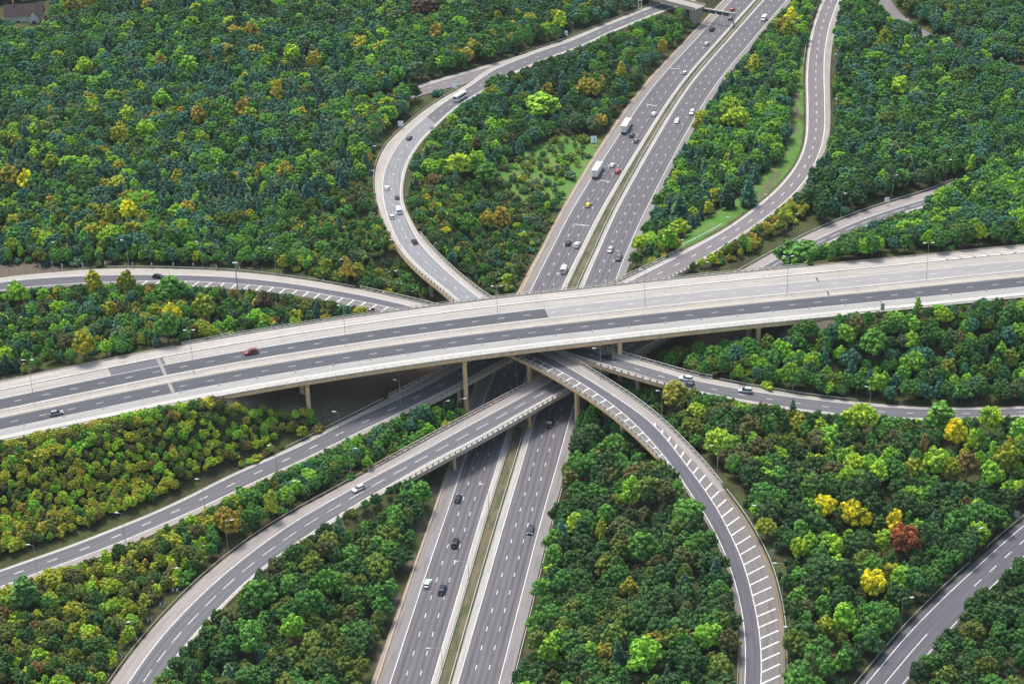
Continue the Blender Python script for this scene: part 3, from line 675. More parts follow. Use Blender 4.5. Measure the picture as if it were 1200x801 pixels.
def pier(root, px, py, ztop, size=(1.1, 1.1), rz=0.0, mat='tan', zb=None, P=None, cap=None):
    if P is None: p = at(px, py, 0.0) if zb is None else at(px, py, zb)
    else: p = P
    zg = gz(p[0], p[1]) if zb is None else zb
    mb = MB(); M = Matrix.Translation((p[0], p[1], 0)) @ Matrix.Rotation(rz, 4, 'Z')
    a, b = size[0]/2, size[1]/2; c = .18
    # chamfered column with a footing and a slightly wider head
    ring = lambda k, z: [(x*k, y*k, z) for x, y in ((-a+c, -b), (a-c, -b), (a, -b+c), (a, b-c), (a-c, b), (-a+c, b), (-a, b-c), (-a, -b+c))]
    v = ring(1.35, zg-1)+ring(1.35, zg+.35)+ring(1.0, zg+.36)+ring(1.0, ztop-.7)+ring(1.18, ztop-.1)+ring(1.18, ztop+.02)
    v = [tuple(M @ Vector(q)) for q in v]
    f = [(i*8+j, i*8+(j+1) % 8, (i+1)*8+(j+1) % 8, (i+1)*8+j) for i in range(5) for j in range(8)]+[tuple(range(40, 48))]
    mb.add(v, f); return mb.build('pier', MAT[mat], root)
def bridge(label, road, over=.45, depth=1.5, taper=1.3, mat='tan', soff=0.0, sides=(True, True), pmat='parapet', cat='road bridge', nm='slip_road_bridge'):
    ii = np.where(road.bridge)[0]; i0, i1 = ii[0], ii[-1]+1; m = road.mid[(i0+i1)//2]
    root = empty(nm, (0, 0, 0)); root['label'] = label; root['category'] = cat
    loft('deck', deck_secs(road.L[0], road.L[-1], over, depth, taper, i0, i1, soff), MAT[mat], root)
    return root, i0, i1
def ang(road, i): d = road.mid[i+1]-road.mid[i-1]; return math.atan2(d[1], d[0])
# the main viaduct
ii = np.where(RV.bridge)[0]; i0, i1 = ii[0], ii[-1]+1
via = empty('viaduct'); tag(via, 'long pale concrete viaduct carrying the two level carriageways across the top of the junction', 'viaduct')
A_, B_ = V(32.2), V(-8.2)
secs = []
for i in range(i0, i1):
    p = Vp[i]; n = Vn[i]; f = lambda o, z: (p[0]+n[0]*o, p[1]+n[1]*o, p[2]+z)
    secs.append([f(32.4, -.06), f(-8.35, -.06), f(-8.35, -1.25), f(-7.0, -1.3), f(-5.8, -2.2), f(29.5, -2.2), f(31, -1.3), f(32.4, -1.25)])
loft('deck', secs, MAT['tan'], via)
barrier('edge_beam', V(-8.2)[i0:i1], .5, -.02, .42, MAT['parapet'], via)
far_p = barrier('parapet', V(32.2)[i0:i1], .4, -.06, .5, MAT['parapet'], via)
barrier('rail', V(32.2)[i0:i1], .14, 1.05, 1.2, MAT['parapet'], far_p); posts(V(32.2)[i0:i1], 2.6, (.26, .3), .62, MAT['parapet'], far_p, z0=.46)
npar = barrier('parapet', V(-7.9)[i0:i1], .12, 1.0, 1.1, MAT['galv'], via); posts(V(-7.9)[i0:i1], 3.2, (.1, .14), .72, MAT['galv'], npar, z0=.38)
# piers in rows across the deck, at the places where the near ones show
for px, py, zb in ((357.5, 476, 6.0), (546, 478.7, 0.0), (716, 433, 0.0), (873, 401, 6.5)):
    p = at(px, py, zb); k = int(np.argmin(np.linalg.norm(Vp[:, :2]+Vn*-6.3-p[:2], axis=1))); a = math.atan2(Vd[k][1], Vd[k][0])
    for o_ in (-6.0, 5.5, 18.5, 29.0):
        q = Vp[k][:2]+Vn[k]*o_
        if px == 716:   # keep the columns clear of the slip roads that pass through the opening
            t_ = [min(np.linalg.norm(r.mid[:, :2]-q, axis=1)-r.hw) for r in (RM, RE, RG, RD, RA)]
            if o_ > 0 and min(t_) < 1: continue
        elif min([min(np.linalg.norm(r.mid[:, :2]-q, axis=1)-r.hw) for r in (RM, RE, RG, RD, RA)]) < .2 and o_ > 0: continue
        pier(via, 0, 0, VZ-2.15, (1.35, 1.7), a, P=(q[0], q[1], 0))
for k in (i0, i1-1):     # abutments
    p = Vp[k]; n = Vn[k]; d = Vd[k]*(1 if k == i0 else -1); mb = MB()
    c0 = p[:2]+n*-8.0; c1 = p[:2]+n*31.9; v = []
    for z in (VZ-14, VZ-2.2):
        for c, s_ in ((c0, 0), (c1, 0), (c1, -3.5), (c0, -3.5)): v.append((*(c+d*s_), z))
    mb.add(v, [(0, 1, 2, 3), (4, 5, 6, 7), (0, 1, 5, 4), (1, 2, 6, 5), (2, 3, 7, 6), (3, 0, 4, 7)])
    mb.build('abutment', MAT['tan'], via)

bA, a0, a1 = bridge('buff concrete bridge curving under the viaduct with a hatched strip along its near edge', RA, depth=1.6)
parapet(bA, RA.off(-1, .2), a0, a1); parapet(bA, RA.off(0, .2), a0, a1)
for px, py in ((627, 452), (681.5, 479.5), (741, 507), (560, 410), (500, 390)):
    k = RA.idx(px, py-28); p = RA.mid[k]; a = ang(RA, k)
    n = np.array([-sin(a), cos(a)])
    for s_ in (-1, 1):
        q = p[:2]-n*s_*(road_w := RA.hw[k]*.62)
        if min(np.linalg.norm(r.mid[:, :2]-q, axis=1).min()-r.hw[np.linalg.norm(r.mid[:, :2]-q, axis=1).argmin()] for r in (RE, RG, RD)) < .6: continue
        if any(np.linalg.norm((RM.L[u]+RM.L[u+1])[:, :2]/2-q, axis=1).min() < 5.2 for u in (2, 6)): continue
        pier(bA, 0, 0, p[2]-1.55, (1.3, 1.3), a, P=(q[0], q[1], 0))
bD, d0, d1 = bridge('pale concrete bridge curving from the upper loop under the viaduct and away to the right', RD, depth=1.5)
parapet(bD, RD.off(-1, .2), d0, d1, mat='parapet'); parapet(bD, RD.off(0, .2), d0, d1, mat='parapet_tan')
for px, py in ((478, 300), (505, 330), (532, 352), (620, 385), (662, 408), (706, 423), (750, 437), (795, 449)):
    k = RD.idx(px, py); p = RD.mid[k]; a = ang(RD, k); n = np.array([-sin(a), cos(a)])
    for s_ in (-1, 1):
        q = p[:2]-n*s_*RD.hw[k]*.5
        if min(np.linalg.norm(r.mid[:, :2]-q, axis=1).min()-r.hw[np.linalg.norm(r.mid[:, :2]-q, axis=1).argmin()] for r in (RE, RG, RA)) < .6: continue
        if any(np.linalg.norm((RM.L[u]+RM.L[u+1])[:, :2]/2-q, axis=1).min() < 5.2 for u in (2, 6)): continue
        pier(bD, 0, 0, p[2]-1.45, (1.1, 1.1), a, P=(q[0], q[1], 0), mat='brownconc')
bE, e0, e1 = bridge('low concrete bridge with white posted parapets crossing the motorway beneath the viaduct', RE, depth=1.3, over=.5, mat='brownconc')
parapet(bE, RE.off(-1, .25), e0, e1, step=2.4); parapet(bE, RE.off(0, .25), e0, e1, step=2.4)
bG, g0, g1 = bridge('low concrete bridge with posted parapets crossing both carriageways nearest the camera', RG, depth=1.3, over=.5, mat='brownconc')
parapet(bG, RG.off(-1, .25), g0, g1, step=2.4); parapet(bG, RG.off(0, .25), g0, g1, step=2.4, mat='parapet_tan')
for road, root, where in ((RE, bE, ((480, 466), (531, 443), (609, 398), (660, 378), (735, 340))), (RG, bG, ((520, 523), (612, 476), (690, 432), (745, 400)))):
    for px, py in where:
        k = road.idx(px, py); p = road.mid[k]; a = ang(road, k); n = np.array([-sin(a), cos(a)])
        for s_ in (-1, 1):
            q = p[:2]-n*s_*road.hw[k]*.55
            if any(np.linalg.norm((RM.L[u]+RM.L[u+1])[:, :2]/2-q, axis=1).min() < 5.4 for u in (2, 6)): continue
            pier(root, 0, 0, p[2]-1.25, (1.0, 1.0), a, P=(q[0], q[1], 0), mat='tan')
for road, root in ((RE, bE), (RG, bG), (RA, bA), (RD, bD)):       # end walls where the deck meets the bank
    ii = np.where(road.bridge)[0]
    for k, sg in ((ii[0], 1), (ii[-1], -1)):
        a = road.L[0][k]; b = road.L[-1][k]; d = (b-a)[:2]; d = d/np.linalg.norm(d); f = np.array([-d[1], d[0]])
        t = road.mid[min(k+1, len(road.mid)-1)]-road.mid[k-1]; f = t[:2]/np.linalg.norm(t[:2])*sg
        v = []
        for z in (a[2]-6, a[2]-.9):
            for c, s_ in ((a[:2]-d*.45, 0), (b[:2]+d*.45, 0), (b[:2]+d*.45, -1.6), (a[:2]-d*.45, -1.6)): v.append((*(c+f*s_), z))
        mb = MB(); mb.add(v, [(0, 1, 2, 3), (4, 5, 6, 7), (0, 1, 5, 4), (1, 2, 6, 5), (2, 3, 7, 6), (3, 0, 4, 7)]); mb.build('abutment', MAT['brownconc'], root)

# steel safety barriers
def guard(P, i0, i1, label, h=.75, step=6.4, mat='galv', group=None, wood=False):
    Q_ = P[i0:i1]
    if len(Q_) < 3: return
    root = empty('safety_barrier'); tag(root, label, 'safety barrier', group)
    barrier('beam', Q_, .12, h-.31, h, MAT[mat], root); posts(Q_, step, (.10, .12), h-.1, MAT['galv'], root)
n_ = len(RM.s)
guard(RM.lat(4, .5), 0, RM.idx(607, 480), 'steel safety barrier along the left side of the grassy motorway median, near part')
guard(RM.lat(4, .5), RM.idx(640, 400), n_-6, 'steel safety barrier along the left side of the motorway median beyond the viaduct')
guard(RM.lat(5, -.5), 0, RM.idx(607, 480), 'steel safety barrier along the right side of the grassy motorway median, near part')
guard(RM.lat(5, -.5), RM.idx(640, 400), n_-6, 'steel safety barrier along the right side of the motorway median beyond the viaduct')
guard(RM.lat(1, -.7), 0, RM.idx(560, 560), 'pale safety barrier on the left sandy verge of the motorway, near part')
guard(RM.lat(1, -.7), RM.idx(640, 330), n_-6, 'pale safety barrier on the left sandy verge of the motorway beyond the viaduct')
guard(RM.lat(8, .6), 0, RM.idx(640, 470), 'safety barrier on the right verge of the motorway beside the wood')
guard(RM.lat(8, .6), RM.idx(680, 310), RM.idx(715, 250), 'short safety barrier on the right motorway verge just beyond the viaduct')
guard(V(12-1.55, .12), 0, len(Vp), 'long safety barrier along the viaduct median')
guard(V(31.6), 0, i0, 'buff safety barrier on the far verge left of the viaduct', mat='parapet_tan'); guard(V(31.6), i1, len(Vp), 'buff safety barrier on the far verge right of the viaduct', mat='parapet_tan')
guard(V(-7.6), 0, i0, 'safety barrier on the near verge left of the viaduct'); guard(V(-7.6), i1, len(Vp), 'safety barrier on the near verge right of the viaduct')
guard(RG.off(0, .5), 0, g0, 'rusty safety barrier outside the bend of the lower left slip road', mat='brownconc')
guard(RG.off(0, .5), g1, len(RG.s), 'safety barrier beside the slip road at the middle right'); guard(RE.off(0, .5), e0-17, e0, 'pale safety barrier where the slip road meets the low bridge, beside yellow grass', mat='parapet')
guard(RE.off(0, 2.6), RE.idx(808, 300), RE.idx(862, 268), 'white rail beside bright green grass on the upper right slip road', mat='white')
guard(RE.off(0, 1.2), RE.idx(955, 75), len(RE.s)-4, 'safety barrier beside the upper right slip road at the top edge')
guard(RA.off(0, .4), a1, len(RA.s), 'safety barrier at the outer edge of the hatched bend'); guard(RA.off(-1, .3), a1-4, len(RA.s), 'weathered safety barrier at the inner edge of the hatched bend', mat='brownconc')
guard(RA.off(0, .4), RA.idx(125, 322), a0, 'pale safety barrier behind the left slip road', mat='parapet'); guard(RD.off(0, .5), RD.idx(560, 97), d0, 'safety barrier outside the upper loop', mat='parapet_tan')
guard(RD.off(-1, .3), d1, RD.idx(1010, 480), 'pale safety barrier on the far side of the right slip road', mat='parapet'); guard(RD.off(0, .5), 12, RD.idx(610, 72), 'safety barrier above the slip road at the top', mat='parapet_tan')
for u, v_ in ((30, 60), (63, 74), (80, 104)): guard(RK.off(0, .8), min(u+6, len(RK.s)), min(v_+6, len(RK.s)), 'length of safety barrier beside the dark slip road at the bottom right', group='barriers beside the bottom right slip road')
# ------------------------------------------------------------------ lamp posts
_lp = {}
def lamp(px, py, hx, hy, z=None, label='', double=False, group='lamp posts beside the roads', h=None):
    "base point, lamp-head point in the photograph"
    b = at_ground(px, py) if z is None else at(px, py, z)
    # height: where the vertical over the base reaches the row of the head
    if h is None:
        lo, hi = 3., 18.
        for _ in range(30):
            m = (lo+hi)/2; lo, hi = (m, hi) if proj((b[0], b[1], b[2]+m))[1] > hy else (lo, m)
        h = lo
    top = proj((b[0], b[1], b[2]+h)); side = 1 if hx > top[0] else -1; reach = min(3.2, max(1.0, abs(hx-top[0])/3.6))
    root = empty('lamp_post', b, 0 if side > 0 else pi); tag(root, label, 'lamp post', group)
    key = (round(h), round(reach*2), double)
    if key in _lp:
        for me_, nm_ in _lp[key]:
            o = bpy.data.objects.new(nm_, me_); COL.objects.link(o); o.parent = root
        root.scale = (1, 1, h/round(h)); return root
    H = round(h); R_ = round(reach*2)/2; parts = []
    root.scale = (1, 1, h/H)
    parts.append(MB().tube((0, 0, -.3), (0, 0, 1.2), .12).tube((0, 0, 1.2), (0, 0, H-.4), .09, .055).build('pole', MAT['pole'], root))
    for s_ in ((1, -1) if double else (1,)):
        mb = MB(); prev = (0, 0, H-.45)
        for q in ((s_*.25, 0, H-.1), (s_*.6, 0, H), (s_*R_, 0, H+.12)): mb.tube(prev, q, .045, .04); prev = q
        parts.append(mb.build('arm', MAT['pole'], root))
        hd = MB().add([(s_*(R_-.1), -.14, H+.06), (s_*(R_-.1), .14, H+.06), (s_*(R_+.95), .20, H+.10), (s_*(R_+.95), -.20, H+.10), (s_*(R_-.1), -.10, H+.20), (s_*(R_-.1), .10, H+.20), (s_*(R_+.9), .15, H+.30), (s_*(R_+.9), -.15, H+.30)],
                      [(0, 1, 2, 3), (4, 7, 6, 5), (0, 4, 5, 1), (1, 5, 6, 2), (2, 6, 7, 3), (3, 7, 4, 0)])
        parts.append(hd.build('lamp_head', MAT['lamp_white'], root))
    _lp[key] = [(p.data, p.name.split('.')[0]) for p in parts]
    return root
for x, y, hx, hy, z, lab in (
    (573.4, 612, 565.7, 567.2, 0, 'lamp post in grassy motorway median, farthest of the near three'),
    (550.5, 703, 538, 657, 0, 'lamp post in the grassy motorway median, middle one of the near three'),
    (519.5, 806, 506.8, 759, 0, 'lamp post in the grassy motorway median at the bottom edge'),
    (606, 459, 600, 424, 0, 'dark lamp post in the shaded median between the bridges'),
    (62, 317.5, 58, 284.5, 11, 'lamp post behind the left slip road, leftmost in the photo'), (151, 312.5, 146.5, 281.5, 11, 'lamp post behind the left slip road, second from the left'),
    (237.8, 312.5, 233.5, 283.3, 11, 'lamp post behind the left slip road, third from the left'), (323.7, 322, 319.5, 291.3, 12, 'lamp post behind the left slip road near its bend'),
    (407, 337, 402, 304, 11, 'lamp post among bushes just before the left bridge begins'), (470.3, 350, 465, 317.5, 4, 'lamp post between the left bridge and the loop bridge'),
    (449, 171, 452.5, 144, None, 'lamp post outside the top of the loop road'), (435.5, 198, 439, 171.7, None, 'lamp post outside the loop road, upper of two at its widest point'),
    (433.5, 229.5, 437.5, 200.5, None, 'lamp post outside the loop road, lower of two at its widest point'), (470, 306, 455, 281, None, 'lamp post leaning out beside the start of the loop bridge'),
    (502, 124, 506, 96, None, 'lamp post beside the far road at its left end'), (545.5, 81, 548, 56.3, None, 'lamp post behind the top slip road where the roads part'), (672, 43.5, 674, 16.5, None, 'tall lamp post behind the top slip road'), (727.5, 19.5, 729, -8, None, 'lamp post behind the top slip road cut off by the top edge'),
    (44, 671, 35.7, 638, 3, 'lamp post on the near side of the lower left slip road, leftmost'), (147, 635, 139.8, 600.7, 3, 'lamp post on the near side of the lower left slip road, second'),
    (240, 595.5, 233.3, 561.2, 3, 'lamp post on the near side of the lower left slip road, third'), (325, 552.5, 317.3, 522, 4, 'lamp post on the near side of the lower left slip road, fourth'),
    (399, 514, 393.6, 482.3, 5.5, 'lamp post on the near side of the lower left slip road before its bridge'), (469.5, 474, 464.5, 445, 7, 'lamp post standing on the low bridge against the brown bank'),
    (146, 757, 148.3, 729, 2, 'lamp post outside the bottom left bend, lowest'), (200.5, 695, 203.3, 665.7, 2, 'lamp post outside the bottom left bend beside the upper chevrons'),
    (267.7, 646, 269.2, 609.6, None, 'lamp post before an orange tree between the two lower left slip roads'), (340.2, 598, 342, 563.8, None, 'lamp post among green bushes between the two lower left slip roads'),
    (411.8, 560.5, 414, 525.8, None, 'lamp post behind the white car on the lower slip road'), (521.6, 503, 524.2, 470, None, 'lamp post behind the low bridge near the tall viaduct pier'), (537.4, 500, 543.4, 467.5, None, 'lamp post right beside the tall viaduct pier'),
    (703.8, 444.5, 698.5, 408, 14, 'tall lamp post on the far parapet of the hatched bridge'), (718.4, 434, 716, 398, 14, 'lamp post on the near parapet of the right hand bridge'), (775.5, 493.5, 771.8, 457.8, 12.5, 'lamp post on the far parapet of the hatched bend'),
    (840.5, 559, 836, 522, 10.8, 'lamp post outside the hatched bend where the dirt verge begins'), (892.3, 631, 885.8, 592, 9, 'lamp post outside the hatched bend beside a yellow tree'), (916.8, 702, 911.3, 659.5, 7, 'lamp post outside the hatched bend left of the sign'), (930, 767, 924.5, 734, 4, 'lamp post outside the hatched bend nearest the bottom edge'),
    (1055.5, 740, 1066, 700.5, 3, 'lamp post beside the bottom right slip road, nearer one'), (1137, 656, 1147.7, 619, 3, 'lamp post beside the bottom right slip road, farther one'),
    (928.6, 458.5, 930, 441.8, None, 'short lamp post behind the right slip road, leftmost of three'), (1019.4, 473.5, 1020, 453, None, 'short lamp post behind the right slip road, middle of three'), (1115.4, 472, 1115, 458.4, None, 'short lamp post behind the right slip road, rightmost of three'),
    (804, 292.5, 799.8, 281.3, 6, 'small lamp post where the upper right slip road meets its bridge'), (857, 264, 852.7, 254.5, None, 'lamp post on bright grass beside the upper right slip road, lower'), (901, 236.5, 897.3, 228.5, None, 'lamp post on bright grass beside the upper right slip road, upper'),
    (985, 256, 990, 227.3, None, 'lamp post behind the middle right slip road, left of two'), (1045, 233, 1050, 205.8, None, 'lamp post behind the middle right slip road above the sign'), (1108, 215, 1113, 187.8, None, 'lamp post rising from dark trees at the right'),
    (929.5, 276, 934, 251, None, 'lamp post rising from orange bushes between the right slip roads'), (824.5, 330, 826, 307.5, None, 'lamp post behind bushes just beyond the viaduct on the right'), (974.5, 90, 977, 64, None, 'lamp post right of the upper slip road, upper of two'), (975, 141, 977, 116, None, 'lamp post right of the upper slip road, lower of two'),
    (1058, 46, 1064, 23.5, None, 'lamp post beside the lane at the top right'), (1168, 93, 1174, 69, None, 'lamp post in the dark gap between woods at the right')):
    lamp(x, y, hx, hy, z, lab)
for x, y, hx, hy, lab in ((40.5, 474, 33, 422, 'tall twin-armed lamp post in the viaduct median, leftmost, left of the grey car'), (227.4, 437.5, 221, 387, 'tall twin-armed lamp post in the viaduct median right of the pale joint strip'), (405.4, 405.5, 401, 358, 'tall twin-armed lamp post in the viaduct median in front of the left bridge'),
    (583.5, 380.5, 580.7, 335.4, 'tall twin-armed lamp post in the viaduct median before the loop bridge'), (755.8, 359, 755, 316, 'tall twin-armed lamp post in the viaduct median right of the motorway'), (922.3, 343.5, 922, 300.5, 'tall twin-armed lamp post in the viaduct median before a round green tree'), (1085.5, 327.5, 1086, 285, 'tall twin-armed lamp post in the viaduct median, rightmost')):
    lamp(x, y, hx, hy, VZ+.12, lab, True, 'lamp posts along the viaduct median')
# the big mast on its round concrete pad
b = at(279, 345, 10.6); mb = MB(); n = 18
root = empty('lamp_mast', b); tag(root, 'thick lamp mast with two heads on a round concrete pad beside the left hatching', 'lamp mast')
MB().tube((0, 0, -1.2), (0, 0, .25), 2.9, 2.9, 20).build('pad', MAT['r_concrete'], root); MB().tube((0, 0, .2), (0, 0, 12.6), .24, .13, 10).build('pole', MAT['pole'], root)
for s_ in (-1, 1): MB().box(s_*.1-.45+s_*.3, s_*.1+.45+s_*.3, -.22, .22, 12.5, 12.8).build('lamp_head', MAT['lamp_white'], root)
MB().box(3.2, 4.2, .6, 1.2, -.6, 1.5).build('cabinet', MAT['galv'], root)

# ------------------------------------------------------------------ signs
def sign(px, py, w_, h_, face, lab, z=None, rz=0.0, base=1.6, blue=False, group=None):
    "px,py = centre of the board in the photograph"
    zc = base+h_/2; p = at_ground(px, py, zc) if z is None else at(px, py, z+zc); zz = p[2] if z is None else z
    root = empty('road_sign', (p[0], p[1], zz), rz); tag(root, lab, 'road sign', group)
    MB().box(-w_/2, w_/2, -.03, .03, base, base+h_).build('board', MAT[face], root)
    for s_ in ((-1, 1) if w_ > 1.6 else (0,)): MB().tube((s_*w_*.32, .08, -.4), (s_*w_*.32, .08, base+h_-.1), .055).build('post', MAT['galv'], root)
    if blue:   # blue upright bar and small emblem panel on the face
        MB().box(w_*.10, w_*.24, -.05, -.031, base+h_*.2, base+h_*.7).build('emblem', MAT['sign_blue'], root)
    return root
sign(695.8, 163.4, 2.6, 3.1, 'sign_white', 'large white information sign with a pale blue bar on green grass left of the motorway', blue=True)
sign(469.5, 145, 2.4, 2.4, 'sign_white', 'white sign board outside the top of the loop road'); sign(506, 150.3, 2.2, 1.8, 'sign_white', 'white sign board inside the loop road curve', base=.9)
sign(532.3, 100.5, 2.2, 2.2, 'sign_white', 'white sign board on the grass wedge where the roads part'); sign(663.3, 39, 1.6, 2.4, 'sign_white', 'pale blue and white sign board on one post behind the top slip road', blue=True)
sign(570.5, 90.5, 1.2, 1.6, 'sign_white', 'small white sign board right of the grass wedge', base=.7); sign(950, 15, 1.7, 2.6, 'sign_back', 'grey backed sign left of the upper slip road at the top'); sign(1039.5, 234, 1.8, 2.0, 'sign_white', 'white sign with a dark symbol beside the middle right slip road', blue=True)
sign(860.8, 743.7, 1.8, 2.4, 'sign_back', 'grey sign inside the hatched bend near the bottom', z=5.2); sign(925.4, 741.5, 1.7, 2.7, 'sign_back', 'grey sign outside the hatched bend beside a bush', z=4.8); sign(905.0, 647.5, 1.3, 2.1, 'sign_back', 'small grey sign outside the hatched bend beside a lamp post', z=7.5, base=2)
sign(1028.5, 759.5, 1.3, 1.9, 'sign_back', 'grey backed sign by the bottom right slip road, left one', z=3, rz=-.5); sign(1191.6, 602, 1.6, 2.0, 'sign_back', 'grey backed sign by the bottom right slip road at the right edge', z=3, rz=-.5)
sign(1034.4, 359, 1.3, 2.4, 'sign_back', 'grey backed sign on the near verge of the viaduct road', z=VZ, base=.6); sign(950, 21, 1.0, .8, 'sign_white', 'small white plate under the grey backed sign at the top', base=.5)

# chevron boards: black board with two white arrow heads, two boards per set
def chevron_mesh(w_, h_, s_):
    t = w_*.42; v = []; 
    for y in (-.05, -.034):
        v += [(-s_*w_*.42, y, h_*.92), (-s_*w_*.42+s_*t, y, h_*.92), (s_*w_*.42, y, h_*.5), (-s_*w_*.42+s_*t, y, h_*.08), (-s_*w_*.42, y, h_*.08), (s_*w_*.02, y, h_*.5)]
    f = [(0, 1, 2, 5), (5, 2, 3, 4), (6, 11, 8, 7), (11, 10, 9, 8)]+[(i, (i+1) % 6, 6+(i+1) % 6, 6+i) for i in range(6)]
    return v, f
def chevron(p, lab, group, w_=1.0, h_=.95, s_=1, rz=0.0, n=2, base=.55):
    root = empty('chevron_sign', p, rz); tag(root, lab, 'chevron sign', group)
    for k in range(n):
        x = (k-(n-1)/2)*w_*1.12
        bd = MB().box(x-w_/2, x+w_/2, -.03, .03, base, base+h_).build('board', MAT['black'], root)
        v, f = chevron_mesh(w_, h_, s_); MB().add([(a+x, b_, c+base) for a, b_, c in v], f).build('arrow_head', MAT['white'], bd)
    for s2 in (-1, 1): MB().tube((s2*w_*n*.3, .09, -.4), (s2*w_*n*.3, .09, base+h_), .05).build('post', MAT['galv'], root)
for (x, y), o_ in zip(((205.6, 692.7), (191, 708.3), (176, 726), (157.3, 747), (140.5, 768.3), (124.7, 789.8)), ('topmost', 'second from the top', 'third from the top', 'third from the bottom', 'second from the bottom', 'lowest')):
    p = at(x, y+2, 2.4); p[2] = gz(p[0], p[1])
    chevron(p, 'black boards with white arrow heads outside bottom left bend, '+o_, 'chevron boards outside the bottom left bend', 1.05, 1.05, 1, .0, 2, base=max(.5, 2.4-p[2]))
for k, (x, y) in enumerate(((155.5, 308.5), (178, 309), (203.3, 308.8), (226.8, 309.3), (253.5, 311.8), (280.8, 313.3), (307.5, 315.3), (330, 319.8), (354, 323.5), (379.5, 328.3), (405, 332.8))):
    p = at(x, y+3.5, 11.6)
    chevron(p, 'white arrow board behind the left slip road, '+['first', 'second', 'third', 'fourth', 'fifth', 'sixth', 'seventh', 'eighth', 'ninth', 'tenth', 'eleventh'][k]+' from the left', 'white arrow boards behind the left slip road', .9, 1.25, 1, .75, 1, base=.5)
for k, (x, y) in enumerate(((21, 321), (47.7, 318), (73.5, 316.5), (97.5, 315), (123.8, 313.5))):
    p = at(x, y, 11); root = empty('marker_post', p); tag(root, 'grey marker post behind the left slip road, '+['first', 'second', 'third', 'fourth', 'fifth'][k]+' from the left', 'marker post', 'marker posts behind the left slip road')
    MB().tube((0, 0, -.5), (0, 0, 2.4), .09).build('post', MAT['galv'], root); MB().box(-.3, .3, -.06, .0, 1.5, 2.6).build('plate', MAT['sign_back'], root)
# small cone-like studs seen along the viaduct's near shoulder line
mb = MB(); S = arclen(V(-.4)); k = 0
for p, a in along(V(-.45)[vi(20):vi(1180)], 12.5, 3):
    if k == 0:
        c = MB().tube((0, 0, .12), (0, 0, .85), .11, .06, 7).build('cylinder_body', MAT['white']); bs = MB().box(-.2, .2, -.2, .2, .015, .12).build('base', MAT['black'])
        root = empty('marker_bollard', (p[0], p[1], p[2])); c.parent = root; bs.parent = root; c.name = 'body'; proto_b = root
    else: root = copy_tree(proto_b); root.location = (p[0], p[1], p[2])
    k += 1; px_ = int(proj(p)[0]); tag(root, None, 'bollard', 'white marker bollards along the near shoulder of the viaduct road'); root['label'] = 'small white marker bollard on the near shoulder line of the viaduct road'

# ------------------------------------------------------------------ gantry, overbridge and mast at the top
pL = at(819.4, 24, 0); pR = at(859.6, 31, 0); d = pR-pL; wd_ = np.linalg.norm(d); a = math.atan2(d[1], d[0])
root = empty('sign_gantry', pL, a); tag(root, 'white sign gantry spanning the left carriageway at the top', 'gantry')
MB().box(-.8, wd_+.8, -.5, .5, 5.6, 6.9).build('beam', MAT['parapet'], root)
for x in (0, wd_): MB().box(x-.28, x+.28, -.28, .28, -.2, 5.6).build('leg', MAT['parapet'], root)
for k in range(4): MB().box(2+k*(wd_-4)/4+.4, 2+(k+1)*(wd_-4)/4-.4, -.95, -.55, 5.0, 6.5).build('signal_box', MAT['dark_metal'], root)
p0 = at(755, -4, 9.5); p1 = at(804, 8.5, 9.5); d = p1-p0; wd_ = np.linalg.norm(d); a = math.atan2(d[1], d[0])
root = empty('overbridge', p0, a); tag(root, 'pale overbridge crossing the slip road at the top edge', 'road bridge')
MB().box(-12, wd_+6, -.2, 7.6, -.9, 0).build('deck', MAT['r_concrete'], root); MB().box(-12, wd_+6, -.35, -.21, -.9, .95).build('parapet', MAT['parapet_tan'], root); MB().box(-12, wd_+6, 7.61, 7.8, -.9, .95).build('parapet', MAT['parapet_tan'], root)
MB().box(2.2, 3.0, 1, 6.6, -9, -.9).build('pier', MAT['soffit'], root); MB().box(wd_+2, wd_+3.5, 0, 7.4, -9, -.9).build('abutment', MAT['soffit'], root)
p = at(750, 13, 5); root = empty('lattice_mast', p); tag(root, 'white two-legged sign frame beside the top slip road', 'sign frame')
for x in (-.8, .8): MB().box(x-.12, x+.12, -.12, .12, -.5, 7.5).build('leg', MAT['white'], root)
for z in (1.2, 3.2, 5.2): MB().box(-.68, .68, -.06, .06, z, z+.18).build('crossbar', MAT['white'], root)

